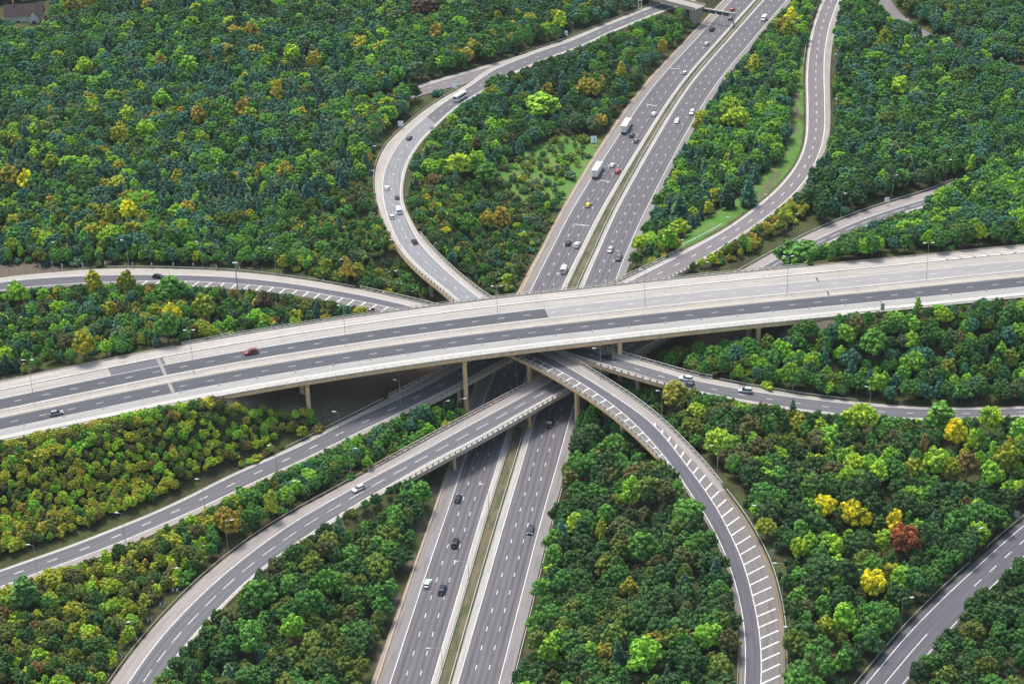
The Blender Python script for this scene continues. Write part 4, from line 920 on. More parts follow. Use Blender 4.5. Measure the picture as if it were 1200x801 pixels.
# ------------------------------------------------------------------ house at the top left corner
MAT['tile'] = plain('roof_tiles', (.055, .034, .034), .8, var=.25, scale=2.5); MAT['render'] = plain('white_render', (.66, .62, .58), .8, var=.08); MAT['timber'] = plain('dark_timber', (.05, .035, .03), .8); MAT['brick'] = plain('brick', (.30, .15, .11), .85, var=.25, scale=3); MAT['win'] = plain('window_glass', (.03, .035, .045), .1)
def gable_house(px, py, z, L_, W_, H_, R_, rz, lab, wing=True):
    p = at(px, py, z); root = empty('house', (p[0], p[1], z), rz); tag(root, lab, 'house')
    MB().box(-L_/2, L_/2, -W_/2, W_/2, -1, H_).build('wall', MAT['render'], root)
    rf = MB().add([(-L_/2-.5, -W_/2-.5, H_-.2), (L_/2+.5, -W_/2-.5, H_-.2), (L_/2+.5, W_/2+.5, H_-.2), (-L_/2-.5, W_/2+.5, H_-.2), (-L_/2-.5, 0, H_+R_), (L_/2+.5, 0, H_+R_)], [(0, 1, 5, 4), (2, 3, 4, 5), (0, 4, 3), (1, 2, 5), (3, 2, 1, 0)]).build('roof', MAT['tile'], root)
    MB().box(-L_*.28, -L_*.28+1.0, -.5, .5, H_+R_-1.2, H_+R_+1.6).build('chimney', MAT['brick'], rf)
    if wing:
        x0, x1 = L_*.14, L_*.14+5.2; y0, y1 = -W_/2-3.2, 0; xm = (x0+x1)/2
        MB().box(x0, x1, y0, y1, -1, H_-.1).add([(x0, y0, H_-.1), (x1, y0, H_-.1), (xm, y0, H_+R_*.75), (x0, y0+.3, H_-.1), (x1, y0+.3, H_-.1), (xm, y0+.3, H_+R_*.75)], [(0, 1, 2), (3, 5, 4), (0, 3, 4, 1), (1, 4, 5, 2), (2, 5, 3, 0)]).build('gable_wing', MAT['render'], root)
        MB().add([(x0-.5, y0-.5, H_-.35), (xm, y0-.5, H_+R_*.78), (x1+.5, y0-.5, H_-.35), (x0-.5, y1, H_-.35), (xm, y1, H_+R_*.78), (x1+.5, y1, H_-.35), (x0-.5, y0-.5, H_-.15), (xm, y0-.5, H_+R_*.78+.2), (x1+.5, y0-.5, H_-.15), (x0-.5, y1, H_-.15), (xm, y1, H_+R_*.78+.2), (x1+.5, y1, H_-.15)],
                 [(6, 7, 10, 9), (7, 8, 11, 10), (0, 3, 4, 1), (1, 4, 5, 2), (0, 1, 7, 6), (1, 2, 8, 7)]).build('wing_roof', MAT['tile'], root)
        for s_ in (-1, 1): MB().add([(xm, y0-.03, H_+R_*.62), (xm+s_*.28, y0-.03, H_+R_*.62), (xm+s_*2.3, y0-.03, H_-.1), (xm+s_*2.0, y0-.03, H_-.1)], [(0, 1, 2, 3)]).build('beam', MAT['timber'], root)
        w_ = MB().box(xm-.9, xm+.9, y0-.08, y0-.01, H_*.35, H_*.35+1.3).build('window', MAT['win'], root); MB().box(xm-1.05, xm+1.05, y0-.16, y0-.02, H_*.35-.14, H_*.35).build('sill', MAT['white'], w_)
    for k in (-.42, -.2): 
        w_ = MB().box(L_*k, L_*k+1.4, -W_/2-.06, -W_/2-.01, H_*.3, H_*.3+1.3).build('window', MAT['win'], root); MB().box(L_*k-.1, L_*k+1.5, -W_/2-.14, -W_/2-.02, H_*.3-.12, H_*.3).build('sill', MAT['white'], w_)
gable_house(30, 27, 3, 19, 9, 5.2, 5.0, .10, 'white rendered house with maroon tiled roof and timbered gable at the top left corner')
gable_house(66, -2, 3, 13, 8, 4.8, 4.2, -.2, 'second house with a dark tiled roof right of the gabled one', wing=False)

# ------------------------------------------------------------------ vehicles
_pc = {}
def paint(col, rough=.28, metal=.25):
    k = tuple(col)
    if k not in _pc: _pc[k] = plain('car_paint_%d' % len(_pc), col, rough, metal, var=.03)
    return _pc[k]
def car_body(L_, W_, H_, kind):
    "cross-sections along x from tail to nose: (x, half width, z low, z shoulder)"
    h = L_/2; zs = H_*.60
    prof = {'hatch': [(-h, .80, .35, zs*.92), (-h+.15, .95, .22, zs), (-h*.3, 1, .2, zs*1.02), (h*.35, 1, .2, zs), (h*.8, .97, .22, zs*.86), (h-.12, .88, .24, zs*.76), (h, .70, .32, zs*.66)],
            'suv': [(-h, .86, .38, zs*.98), (-h+.12, .98, .26, zs), (0, 1, .24, zs), (h*.45, 1, .24, zs), (h*.85, .98, .26, zs*.93), (h-.08, .92, .28, zs*.85), (h, .80, .36, zs*.75)]}[kind]
    v = []; f = []
    for x, k, z0, z1 in prof:
        w_ = W_/2*k; v += [(x, -w_*.94, z0), (x, -w_, z0+.22), (x, -w_, z1-.14), (x, -w_*.90, z1), (x, 0, z1+.03), (x, w_*.90, z1), (x, w_, z1-.14), (x, w_, z0+.22), (x, w_*.94, z0)]
    m = 9
    for i in range(len(prof)-1):
        for j in range(m): f.append((i*m+j, i*m+(j+1) % m, (i+1)*m+(j+1) % m, (i+1)*m+j))
    f += [tuple(range(m-1, -1, -1)), tuple((len(prof)-1)*m+j for j in range(m))]
    return v, f
def frustum(x0, x1, tx0, tx1, w0, w1, z0, z1):
    return [(x0, -w0, z0), (x1, -w0, z0), (x1, w0, z0), (x0, w0, z0), (tx0, -w1, z1), (tx1, -w1, z1), (tx1, w1, z1), (tx0, w1, z1)], [(0, 3, 2, 1), (4, 5, 6, 7), (0, 1, 5, 4), (1, 2, 6, 5), (2, 3, 7, 6), (3, 0, 4, 7)]
_wheel = {}
def wheels(root, L_, W_, r, xs):
    for x in xs:
        for s_ in (-1, 1):
            if r not in _wheel:
                t = MB().tube((0, -.11, 0), (0, .11, 0), r, r, 16).build('wheel', MAT['tyre']); q = MB().tube((0, -.125, 0), (0, .125, 0), r*.6, r*.6, 12).build('rim', MAT['rim']); q.parent = t; _wheel[r] = t; wl = t
            else: wl = copy_tree(_wheel[r])
            wl.parent = root; wl.location = (x, s_*(W_/2-.08), r)
def make_car(col, kind='hatch', name='car'):
    L_, W_, H_ = {'hatch': (4.4, 1.82, 1.46), 'suv': (4.7, 1.92, 1.72)}[kind]; h = L_/2; root = empty(name)
    v, f = car_body(L_, W_, H_, kind); bd = MB().add(v, f).build('body', paint(col), root, True)
    zs = H_*.58; gl_ = frustum(-h+.18, h*.50, -h+(.62 if kind == 'hatch' else .40), h*.06, W_/2*.90, W_/2*.72, zs, H_-.07)
    MB().add(*gl_).build('windows', MAT['glass'], root)
    MB().add(*frustum(-h+(.60 if kind == 'hatch' else .36), h*.10, -h+.75, h*.02, W_/2*.735, W_/2*.66, H_-.08, H_)).build('roof', paint(col), root)
    wheels(root, L_, W_, .33 if kind == 'hatch' else .37, (-h+.85, h-.85))
    for s_ in (-1, 1):
        MB().box(h-.22, h-.01, s_*W_*.36-.17, s_*W_*.36+.17, zs*.68, zs*.84).build('headlight', MAT['light_white'], root)
        MB().box(-h-.01, -h+.16, s_*W_*.36-.15, s_*W_*.36+.15, zs*.72, zs*.95).build('rear_light', MAT['light_red'], root)
        MB().box(h*.36, h*.36+.16, s_*(W_/2+.08)-.09, s_*(W_/2+.08)+.09, zs-.02, zs+.15).build('wing_mirror', paint(col), root)
    MB().box(-h-.02, -h+.02, -.26, .26, .55, .66).build('number_plate', MAT['sign_white'], root)
    return root
def make_van(col, L_=5.4, W_=2.0, H_=2.3, name='van'):
    h = L_/2; root = empty(name)
    prof = [(-h, .32, H_-.06), (-h+.1, .28, H_), (h*.42, .28, H_), (h*.62, .28, H_-.18), (h*.82, .28, H_*.62), (h*.97, .3, H_*.47), (h, .34, H_*.36)]
    v = []
    for x, z0, z1 in prof: v += [(x, -W_/2, z0), (x, -W_/2, z1*.55+z0*.45), (x, -W_/2*.93, z1-.05), (x, -W_/2*.86, z1), (x, W_/2*.86, z1), (x, W_/2*.93, z1-.05), (x, W_/2, z1*.55+z0*.45), (x, W_/2, z0)]
    m = 8; f = [(i*m+j, i*m+(j+1) % m, (i+1)*m+(j+1) % m, (i+1)*m+j) for i in range(len(prof)-1) for j in range(m)]+[tuple(range(m-1, -1, -1)), tuple((len(prof)-1)*m+j for j in range(m))]
    MB().add(v, f).build('body', paint(col), root)
    MB().add([(h*.64, -W_*.40, H_-.2), (h*.64, W_*.40, H_-.2), (h*.83, W_*.42, H_*.63), (h*.83, -W_*.42, H_*.63), (h*.60, -W_*.40, H_-.2), (h*.60, W_*.40, H_-.2), (h*.76, W_*.42, H_*.60), (h*.76, -W_*.42, H_*.60)], [(0, 1, 2, 3), (0, 4, 5, 1), (1, 5, 6, 2), (2, 6, 7, 3), (3, 7, 4, 0)]).build('windscreen', MAT['glass'], root)
    for s_ in (-1, 1):
        MB().box(h*.28, h*.62, s_*(W_/2-.04)-.03, s_*(W_/2-.04)+.05*max(s_, .6), H_*.58, H_*.84).build('side_window', MAT['glass'], root)
        MB().box(h-.12, h+.01, s_*W_*.38-.16, s_*W_*.38+.16, H_*.3, H_*.38).build('headlight', MAT['light_white'], root); MB().box(-h-.02, -h+.03, s_*W_*.44-.08, s_*W_*.44+.08, H_*.35, H_*.6).build('rear_light', MAT['light_red'], root)
    MB().box(-h-.015, -h, -.7, .7, H_*.6, H_*.86).build('rear_window', MAT['glass'], root)
    wheels(root, L_, W_, .36, (-h+1.0, h-.95)); return root
def make_lorry(col, L_=12.5, name='lorry'):
    root = empty(name); h = L_/2; W_ = 2.5
    MB().box(-h, h-2.6, -W_/2, W_/2, 1.05, 4.0).build('trailer_box', paint(col, .45, 0), root); MB().box(-h, h-2.9, -W_/2*.8, W_/2*.8, .75, 1.04).build('chassis', MAT['dark_metal'], root)
    v = []; prof = [(h-2.35, .5, 3.3), (h-2.2, .45, 3.45), (h-.9, .45, 3.35), (h-.15, .45, 2.6), (h, .45, 1.5)]
    for x, z0, z1 in prof: v += [(x, -W_/2*.96, z0), (x, -W_/2*.96, z1-.1), (x, -W_/2*.88, z1), (x, W_/2*.88, z1), (x, W_/2*.96, z1-.1), (x, W_/2*.96, z0)]
    m = 6; cab = MB().add(v, [(i*m+j, i*m+(j+1) % m, (i+1)*m+(j+1) % m, (i+1)*m+j) for i in range(4) for j in range(m)]+[tuple(range(m-1, -1, -1)), tuple(4*m+j for j in range(m))]).build('cab', paint(col, .35, 0), root)
    MB().add([(h-.85, -1.05, 3.25), (h-.85, 1.05, 3.25), (h-.10, 1.1, 2.45), (h-.10, -1.1, 2.45), (h-.81, -1.05, 3.3), (h-.81, 1.05, 3.3), (h-.06, 1.1, 2.5), (h-.06, -1.1, 2.5)], [(4, 5, 6, 7), (0, 1, 5, 4), (2, 3, 7, 6), (0, 4, 7, 3), (1, 2, 6, 5)]).build('windscreen', MAT['glass'], cab)
    MB().box(-h-.02, -h-.001, -.03, .03, 1.2, 3.85).build('door_seam', MAT['dark_metal'], root); MB().box(-h-.05, -h+.05, -W_/2, W_/2, .55, .75).build('rear_bumper', MAT['dark_metal'], root)
    for s_ in (-1, 1): MB().box(-h-.06, -h, s_*1.0-.2, s_*1.0+.2, .8, .98).build('rear_light', MAT['light_red'], root)
    wheels(root, L_, W_, .5, (-h+1.3, -h+2.6, -h+3.9, h-1.2)); return root
def make_coach(col, L_=11.5):
    root = empty('coach'); h = L_/2; W_ = 2.4; prof = [(-h, .5, 2.8), (-h+.25, .4, 3.05), (h-.7, .4, 3.05), (h-.15, .4, 2.6), (h, .45, 1.4)]; v = []
    for x, z0, z1 in prof: v += [(x, -W_/2, z0), (x, -W_/2, z1-.35), (x, -W_/2*.9, z1), (x, W_/2*.9, z1), (x, W_/2, z1-.35), (x, W_/2, z0)]
    m = 6; MB().add(v, [(i*m+j, i*m+(j+1) % m, (i+1)*m+(j+1) % m, (i+1)*m+j) for i in range(4) for j in range(m)]+[tuple(range(m-1, -1, -1)), tuple(4*m+j for j in range(m))]).build('body', paint(col, .3, 0), root)
    for s_ in (-1, 1): MB().box(-h+.6, h-1.1, s_*(W_/2)-.03, s_*(W_/2)+.03, 1.5, 2.4).build('side_windows', MAT['glass'], root)
    MB().box(-h-.03, -h+.1, -.95, .95, 1.6, 2.5).build('rear_window', MAT['glass'], root); MB().box(-1.5, .3, -.6, .6, 3.04, 3.25).build('roof_unit', MAT['galv'], root)
    wheels(root, L_, W_, .5, (-h+2.6, h-2.4)); return root
def put(o, road, px, py, lab, cat, away=True, zoff=0.85, cross=0.0):
    k = road.idx(px, py) if not isinstance(road, _V) else vi(px)
    z = (Vp[k][2] if isinstance(road, _V) else road.mid[k][2])+.006
    p = at(px, py, z+zoff*.85); a = math.atan2(*(road.mid[min(k+2, len(road.mid)-1)]-road.mid[max(k-2, 0)])[[1, 0]])
    if road is RD or road is RA: pass
    o.location = (p[0], p[1], z); o.rotation_euler = (0, 0, a+(0 if away else pi)); tag(o, lab, cat, 'vehicles on the roads'); return o
BLK = (.014, .015, .02); NAVY = (.02, .024, .06); GREY = (.10, .105, .115); SILV = (.50, .52, .53); WHT = (.78, .78, .77); RED = (.38, .02, .03); YEL = (.62, .48, .05); MAR = (.22, .02, .035)
put(make_car(NAVY), RM, 536.8, 583, 'dark blue car in the left lane of the near left carriageway, farthest of four there', 'car')
put(make_car(BLK, 'suv'), RM, 533.5, 635.5, 'black estate car in the middle of the near left carriageway', 'car')
put(make_car(WHT), RM, 501, 682.5, 'white car beside the hard shoulder of the near left carriageway', 'car')
put(make_car(NAVY, 'suv'), RM, 518.3, 690, 'dark navy car right behind the white one on the near left carriageway', 'car')
put(make_car(NAVY), RM, 621.8, 620, 'blue-black car coming down the near right carriageway', 'car', False)
put(make_car(BLK, 'suv'), RM, 644.2, 495.5, 'black car with pale windscreen coming out from under the hatched bridge', 'car', False)
put(make_car(WHT), RM, 637.5, 344.5, 'white car almost hidden behind the far parapet of the viaduct', 'car')
put(make_van((.74, .73, .68)), RM, 661, 315, 'cream van on the left carriageway just beyond the viaduct', 'van', zoff=1.2)
put(make_car(BLK), RM, 666, 284, 'black car left of a white car on the left carriageway beyond the viaduct', 'car'); put(make_car(WHT, 'suv'), RM, 676.2, 286.5, 'white car right of a black car on the left carriageway beyond the viaduct', 'car')
put(make_car(YEL), RM, 689.3, 239.5, 'yellow car alone on the left carriageway', 'car'); put(make_lorry(WHT), RM, 700.5, 198.5, 'white box lorry in the left lane, nearer of two', 'lorry', zoff=2.2)
put(make_car(WHT), RM, 717.7, 193, 'white car right of the nearer lorry', 'car'); put(make_car(RED), RM, 723.8, 200, 'red car right of the nearer lorry', 'car')
put(make_lorry(WHT), RM, 734.3, 147, 'white box lorry in the left lane, farther of two', 'lorry', zoff=2.2); put(make_car(BLK), RM, 740.3, 158, 'black car right of the farther lorry', 'car'); put(make_car(GREY), RM, 745.7, 164.3, 'dark grey car lower right of the farther lorry', 'car')
put(make_car(WHT), RM, 766.8, 133, 'white car in the right lane above the farther lorry', 'car'); put(make_car(SILV), RM, 803.2, 84.5, 'silver car on the far left carriageway, third below the gantry', 'car'); put(make_car(SILV), RM, 828.3, 51, 'silver car on the far left carriageway, second below the gantry', 'car')
put(make_car(BLK, 'suv'), RM, 834.6, 34.3, 'dark car on the far left carriageway, first below the gantry', 'car'); put(make_car(GREY), RM, 856.2, 21.3, 'grey car beside the right leg of the gantry', 'car'); put(make_car(RED), RM, 858.3, 10.8, 'red car just beyond the gantry', 'car')
put(make_car(SILV), RM, 715.2, 292, 'silver car on the right carriageway beyond the viaduct', 'car', False); put(make_car(GREY, 'suv'), RM, 725, 301.5, 'dark grey car beside the silver one on the right carriageway', 'car', False)
put(make_car(WHT), RM, 793.3, 141.5, 'white car in the middle of the right carriageway', 'car', False); put(make_car(WHT, 'suv'), RM, 811, 131.5, 'white estate car at the outer lane of the right carriageway', 'car', False); put(make_van(WHT), RM, 895.3, 21.3, 'white van at the top of the right carriageway', 'van', False, zoff=1.2)
put(make_car(MAR, 'suv'), RV, 294, 412, 'dark red car on the far side of the viaduct road', 'car', False); put(make_car((.26, .28, .30)), RV, 66, 483, 'grey car on the near side of the viaduct road', 'car', True)
put(make_car(BLK), RA, 185.5, 323.3, 'black car on the left slip road', 'car', True)
put(make_car(BLK), RD, 479.8, 161.3, 'black car at the top of the loop road', 'car', False); put(make_car(WHT), RD, 453.3, 219.7, 'white car on the left of the loop road', 'car', False); put(make_car(GREY), RD, 465.2, 230.3, 'dark grey car on the inside of the loop road', 'car', False)
put(make_van(WHT), RD, 467, 246, 'white van on the inside of the loop road', 'van', False, zoff=1.2); put(make_car(SILV), RD, 459, 253.3, 'silver car left of the white van on the loop road', 'car', False); put(make_car(BLK), RD, 485.6, 282.5, 'black car at the start of the loop bridge', 'car', False)
put(make_coach(WHT, 8.8), RD, 539.5, 113, 'white coach with a dark window band at the top of the loop road', 'coach', False, zoff=1.7)
put(make_car(BLK), RD, 711.3, 417.6, 'black car in the shade on the right hand bridge', 'car', False); put(make_car(WHT, 'suv'), RD, 804, 443, 'white estate car at the end of the right hand bridge', 'car', False); put(make_car(SILV, 'suv'), RD, 873.5, 457, 'silver estate car on the right slip road', 'car', False)
put(make_car(GREY), RD, 806.5, 450.3, 'dark car behind the white estate car at the end of the right hand bridge', 'car', False)
put(make_car((.82, .82, .81)), RG, 420, 571.3, 'white car on the low slip road at the lower left', 'car', False)
# ------------------------------------------------------------------ vegetation
def leaf_mat(name, sat=1.0, rough=.75):
    m, nt, b = newmat(name)
    a = nt.nodes.new('ShaderNodeAttribute'); a.attribute_type = 'INSTANCER'; a.attribute_name = 'tint'
    g = nt.nodes.new('ShaderNodeNewGeometry'); r = g.outputs['Random Per Island']
    a2 = nt.nodes.new('ShaderNodeAttribute'); a2.attribute_type = 'INSTANCER'; a2.attribute_name = 'tint_b'
    tc = nt.nodes.new('ShaderNodeTexCoord'); patch = ramp(nt, noise(nt, tc.outputs['Object'], .38, 3, .6), [(.40, 0), (.66, 1)])
    base = mix(nt, patch, a.outputs['Color'], a2.outputs['Color'])
    c = mix(nt, r, (.78, .82, .80), (1.55, 1.48, 1.3)); c = mix(nt, 1.0, base, c, 'MULTIPLY')
    nt.links.new(c, b.inputs['Base Color']); b.inputs['Roughness'].default_value = rough; b.inputs['Specular IOR Level'].default_value = .22
    tr = nt.nodes.new('ShaderNodeBsdfTranslucent'); nt.links.new(c, tr.inputs[0]); mx = nt.nodes.new('ShaderNodeMixShader'); mx.inputs[0].default_value = .12
    nt.links.new(b.outputs[0], mx.inputs[1]); nt.links.new(tr.outputs[0], mx.inputs[2]); nt.links.new(mx.outputs[0], nt.nodes['Material Output'].inputs[0]); return m
MAT['leaf'] = leaf_mat('leaves'); MAT['needle'] = leaf_mat('needles', rough=.85)
MAT['bark'] = plain('bark', (.10, .08, .06), .95, var=.3, scale=3)
def cards(C, Nn, size, r, jit=.36, asp=1.0):
    "small leaf-spray quads at C facing roughly Nn"
    n = len(C); Nn = Nn+r.normal(0, jit, (n, 3)); Nn /= np.linalg.norm(Nn, axis=1)[:, None]
    t = np.cross(Nn, r.normal(0, 1, (n, 3))); t /= np.linalg.norm(t, axis=1)[:, None]; b = np.cross(Nn, t)
    s = size*r.uniform(.65, 1.35, (n, 1)); t = t*s*asp; b = b*s
    fold = Nn*s*.25
    V_ = np.stack([C-t-b*.3, C-b+fold*0, C+t-b*.2, C+t*.7+b*.7, C-t*.6+b*.9-fold], 1)   # irregular five-sided spray
    return V_.reshape(-1, 3)
def mesh_from(name, V_, k, extra=None, mat=None):
    n = len(V_)//k; me = bpy.data.meshes.new(name); ev = [] if extra is None else extra[0]; ef = [] if extra is None else extra[1]
    nv = len(V_)+len(ev); me.vertices.add(nv); co = np.vstack([V_, np.array(ev)]) if len(ev) else V_
    me.vertices.foreach_set('co', co.astype(np.float32).ravel())
    loops = np.arange(n*k); starts = np.arange(0, n*k, k); el = []; es = []
    for f in ef: es.append(n*k+len(el)); el += [i+len(V_) for i in f]
    loops = np.concatenate([loops, np.array(el, int)]); starts = np.concatenate([starts, np.array(es, int)])
    me.loops.add(len(loops)); me.loops.foreach_set('vertex_index', loops.astype(np.int32)); me.polygons.add(len(starts)); me.polygons.foreach_set('loop_start', starts.astype(np.int32))
    me.update(calc_edges=True); me.validate(); me.materials.append(mat); return me
_bm = bmesh.new(); bmesh.ops.create_icosphere(_bm, subdivisions=1, radius=1); ICV = np.array([v.co[:] for v in _bm.verts]); ICF = [tuple(v.index for v in f.verts) for f in _bm.faces]; _bm.free()
def broad_crown(seed, R=3.5, Hc=6.5, z0=3.0, lobes=24, card=.30, dens=5.6, cone=0.0, gaps=.1):
    r = np.random.default_rng(seed); cen = []; 
    # lobes scattered over an uneven dome, larger low down, smaller at the crest
    tries = 0
    while len(cen) < lobes and tries < 4000:
        tries += 1; u = r.uniform(0, 2*pi); h = r.uniform(-.35, 1)**1.0; 
        prof = math.sqrt(max(0, 1-max(h, -.35)**2))*(1-cone*max(h, 0)); k = r.uniform(.55, .86)
        wob = 1+.22*math.sin(u*2+seed)+.15*math.sin(u*3+seed*2.1)
        c = np.array([cos(u)*prof*R*k*wob, sin(u)*prof*R*k*wob, z0+Hc*.36+h*Hc*.60*k]); rr = R*r.uniform(.19, .36)*(1-.25*max(h, 0))
        if all(np.linalg.norm(c-q)> .62*(rr+s) for q, s in cen): cen.append((c, rr))
    P, Nn = [], []; ev, ef = [], []
    core = [(np.array([0, 0, z0+Hc*.38]), None)]
    for v in ICV: ev.append((v[0]*R*.60, v[1]*R*.60, z0+Hc*.40+v[2]*Hc*.36))
    ef += ICF
    for c, rr in cen:
        n = int(4*pi*rr*rr*dens); d = r.normal(0, 1, (n, 3)); d /= np.linalg.norm(d, axis=1)[:, None]
        keep = (d[:, 2] > -.55) | (r.random(n) < .3); d = d[keep]
        rad = rr*(1+r.normal(0, .10, (len(d), 1))); sc = np.array([1, 1, .9]); P.append(c+d*rad*sc); Nn.append(d)
        o = len(ev); 
        for v in ICV: ev.append(tuple(c+v*rr*.80*np.array([1, 1, .88])))
        ef += [tuple(i+o for i in f) for f in ICF]
    P = np.vstack(P); Nn = np.vstack(Nn)
    return mesh_from('crown', cards(P, Nn, card, r), 5, (ev, ef), MAT['leaf'])
def conifer_crown(seed, R=2.3, H=11, z0=1.6, card=.36, droop=.35, tiers=13, pine=False):
    r = np.random.default_rng(seed); P, Nn = [], []; ev, ef = [], []
    for t in range(tiers):
        f = t/(tiers-1); z = z0+(H-z0)*f*.97; rad = R*(1-f)**.8*(1-.35*max(0, .2-f)/.2)+.18; nb = max(4, int(9*(1-f))+4); ph = r.uniform(0, 6)
        for b in range(nb):
            a = ph+2*pi*b/nb+r.normal(0, .12); L_ = rad*r.uniform(.72, 1.15); n = max(3, int(L_*13)); s = r.uniform(.12, 1, n)**.7
            x = np.column_stack([cos(a)*s*L_, sin(a)*s*L_, z-droop*s*s*L_+.18*s]); x += r.normal(0, .13, x.shape)*np.array([1, 1, .5])
            lat = r.normal(0, .28, (n, 1))*(1.1-s[:, None])*L_*.6; x[:, :2] += lat*np.array([-sin(a), cos(a)])
            P.append(x); Nn.append(np.tile([cos(a)*.45, sin(a)*.45, 1.0], (n, 1)))
    m = 10
    for i, (z, k) in enumerate(((z0, .45), (z0+(H-z0)*.5, .32), (H*.96, .02))):
        for j in range(m): ev.append((cos(2*pi*j/m)*R*k, sin(2*pi*j/m)*R*k, z))
    ef = [(i*m+j, i*m+(j+1) % m, (i+1)*m+(j+1) % m, (i+1)*m+j) for i in range(2) for j in range(m)]
    P = np.vstack(P); Nn = np.vstack(Nn); return mesh_from('crown', cards(P, Nn, card, r, .35), 5, (ev, ef), MAT['needle'])
def trunk_mesh(h, r0, seed, br=5):
    r = random.Random(seed); mb = MB(); mb.tube((0, 0, -1.2), (0, 0, h*.45), r0*1.25, r0*.8, 7).tube((0, 0, h*.45), (.1, 0, h), r0*.8, r0*.25, 6)
    for k in range(br):
        a = 2*pi*k/br+r.uniform(-.4, .4); z = h*r.uniform(.35, .75); L_ = h*r.uniform(.22, .34); mb.tube((0, 0, z), (cos(a)*L_, sin(a)*L_, z+L_*.8), r0*.38, r0*.12, 5)
    me = bpy.data.meshes.new('trunk'); me.from_pydata(mb.v, [], mb.f); me.materials.append(MAT['bark']); return me
# prototypes: (crown mesh, trunk mesh, natural height, natural radius)
BROAD = [(broad_crown(11, 3.3, 7.4, 2.2, 40, cone=.0), trunk_mesh(7.5, .22, 1), 10, 3.3), (broad_crown(12, 2.9, 8.0, 1.8, 38, cone=.2), trunk_mesh(8, .2, 2), 10, 2.9), (broad_crown(13, 3.7, 7.0, 2.4, 46, cone=.0), trunk_mesh(7.5, .26, 3), 10, 3.7),
         (broad_crown(14, 2.7, 8.0, 1.8, 34, cone=.35), trunk_mesh(8, .18, 4), 10, 2.7), (broad_crown(15, 3.3, 7.6, 2.0, 42, cone=.1), trunk_mesh(7.6, .24, 5), 10, 3.3), (broad_crown(16, 2.2, 8.4, 1.5, 30, cone=.45, card=.27), trunk_mesh(8.4, .17, 6), 10, 2.2)]
CONI = [(conifer_crown(21, 2.7, 9.6, z0=1.2, tiers=9, card=.40), trunk_mesh(9.0, .2, 7, 0), 10, 2.7), (conifer_crown(22, 3.2, 9, z0=1.4, droop=.15, tiers=8, card=.42), trunk_mesh(8.4, .2, 8, 0), 10, 3.2), (conifer_crown(23, 2.3, 10, z0=1.0, droop=.5, tiers=10, card=.38), trunk_mesh(9.4, .18, 9, 0), 10, 2.3)]
SHRUB = [(broad_crown(31, 2.0, 3.2, .0, 20, card=.26, dens=6), trunk_mesh(1.8, .07, 10, 6), 3.4, 2.0), (broad_crown(32, 1.7, 3.6, .1, 17, cone=.3, card=.25, dens=6), trunk_mesh(2, .07, 11, 6), 3.7, 1.7), (broad_crown(33, 2.3, 2.6, -.1, 22, card=.27, dens=6), trunk_mesh(1.5, .07, 12, 6), 2.8, 2.3)]

# colours of the foliage (name, base colour); blue has some far haze mixed in
CO = {'deep': ('deep green', (0.042, 0.097, 0.033)), 'dark': ('dark green', (0.046, 0.116, 0.036)), 'blue': ('blue-green', (0.056, 0.162, 0.104)), 'mid': ('mid green', (0.066, 0.184, 0.042)), 'fresh': ('fresh green', (0.095, 0.25, 0.045)), 'light': ('light green', (0.182, 0.387, 0.041)), 'lime': ('yellow-green', (0.374, 0.517, 0.035)), 'olive': ('olive green', (0.161, 0.209, 0.035)), 'yel': ('golden yellow', (0.79, 0.682, 0.018)), 'amber': ('amber', (0.458, 0.363, 0.049)), 'rust': ('rust brown', (0.26, 0.171, 0.054)), 'brown': ('dull brown', (0.13, 0.127, 0.049)), 'grey': ('grey-green', (0.125, 0.198, 0.098)), 'red': ('brick red', (0.414, 0.107, 0.042)), 'pur': ('dark purple', (0.08, 0.048, 0.04)), 'gold': ('mustard', (0.416, 0.413, 0.034)), 'pine': ('bluish conifer green', (0.046, 0.118, 0.096)), 'spruce': ('dark conifer green', (0.038, 0.095, 0.062)), 'larch': ('pale conifer green', (0.104, 0.193, 0.103))}
CO2 = {'yel': (0.4, 0.419, 0.031), 'amber': (0.167, 0.186, 0.041), 'rust': (0.142, 0.149, 0.048), 'brown': (0.096, 0.136, 0.041), 'gold': (0.154, 0.23, 0.041), 'red': (0.244, 0.104, 0.046), 'lime': (0.168, 0.324, 0.041), 'olive': (0.09, 0.155, 0.036), 'grey': (0.077, 0.136, 0.054), 'pur': (0.09, 0.074, 0.041)}
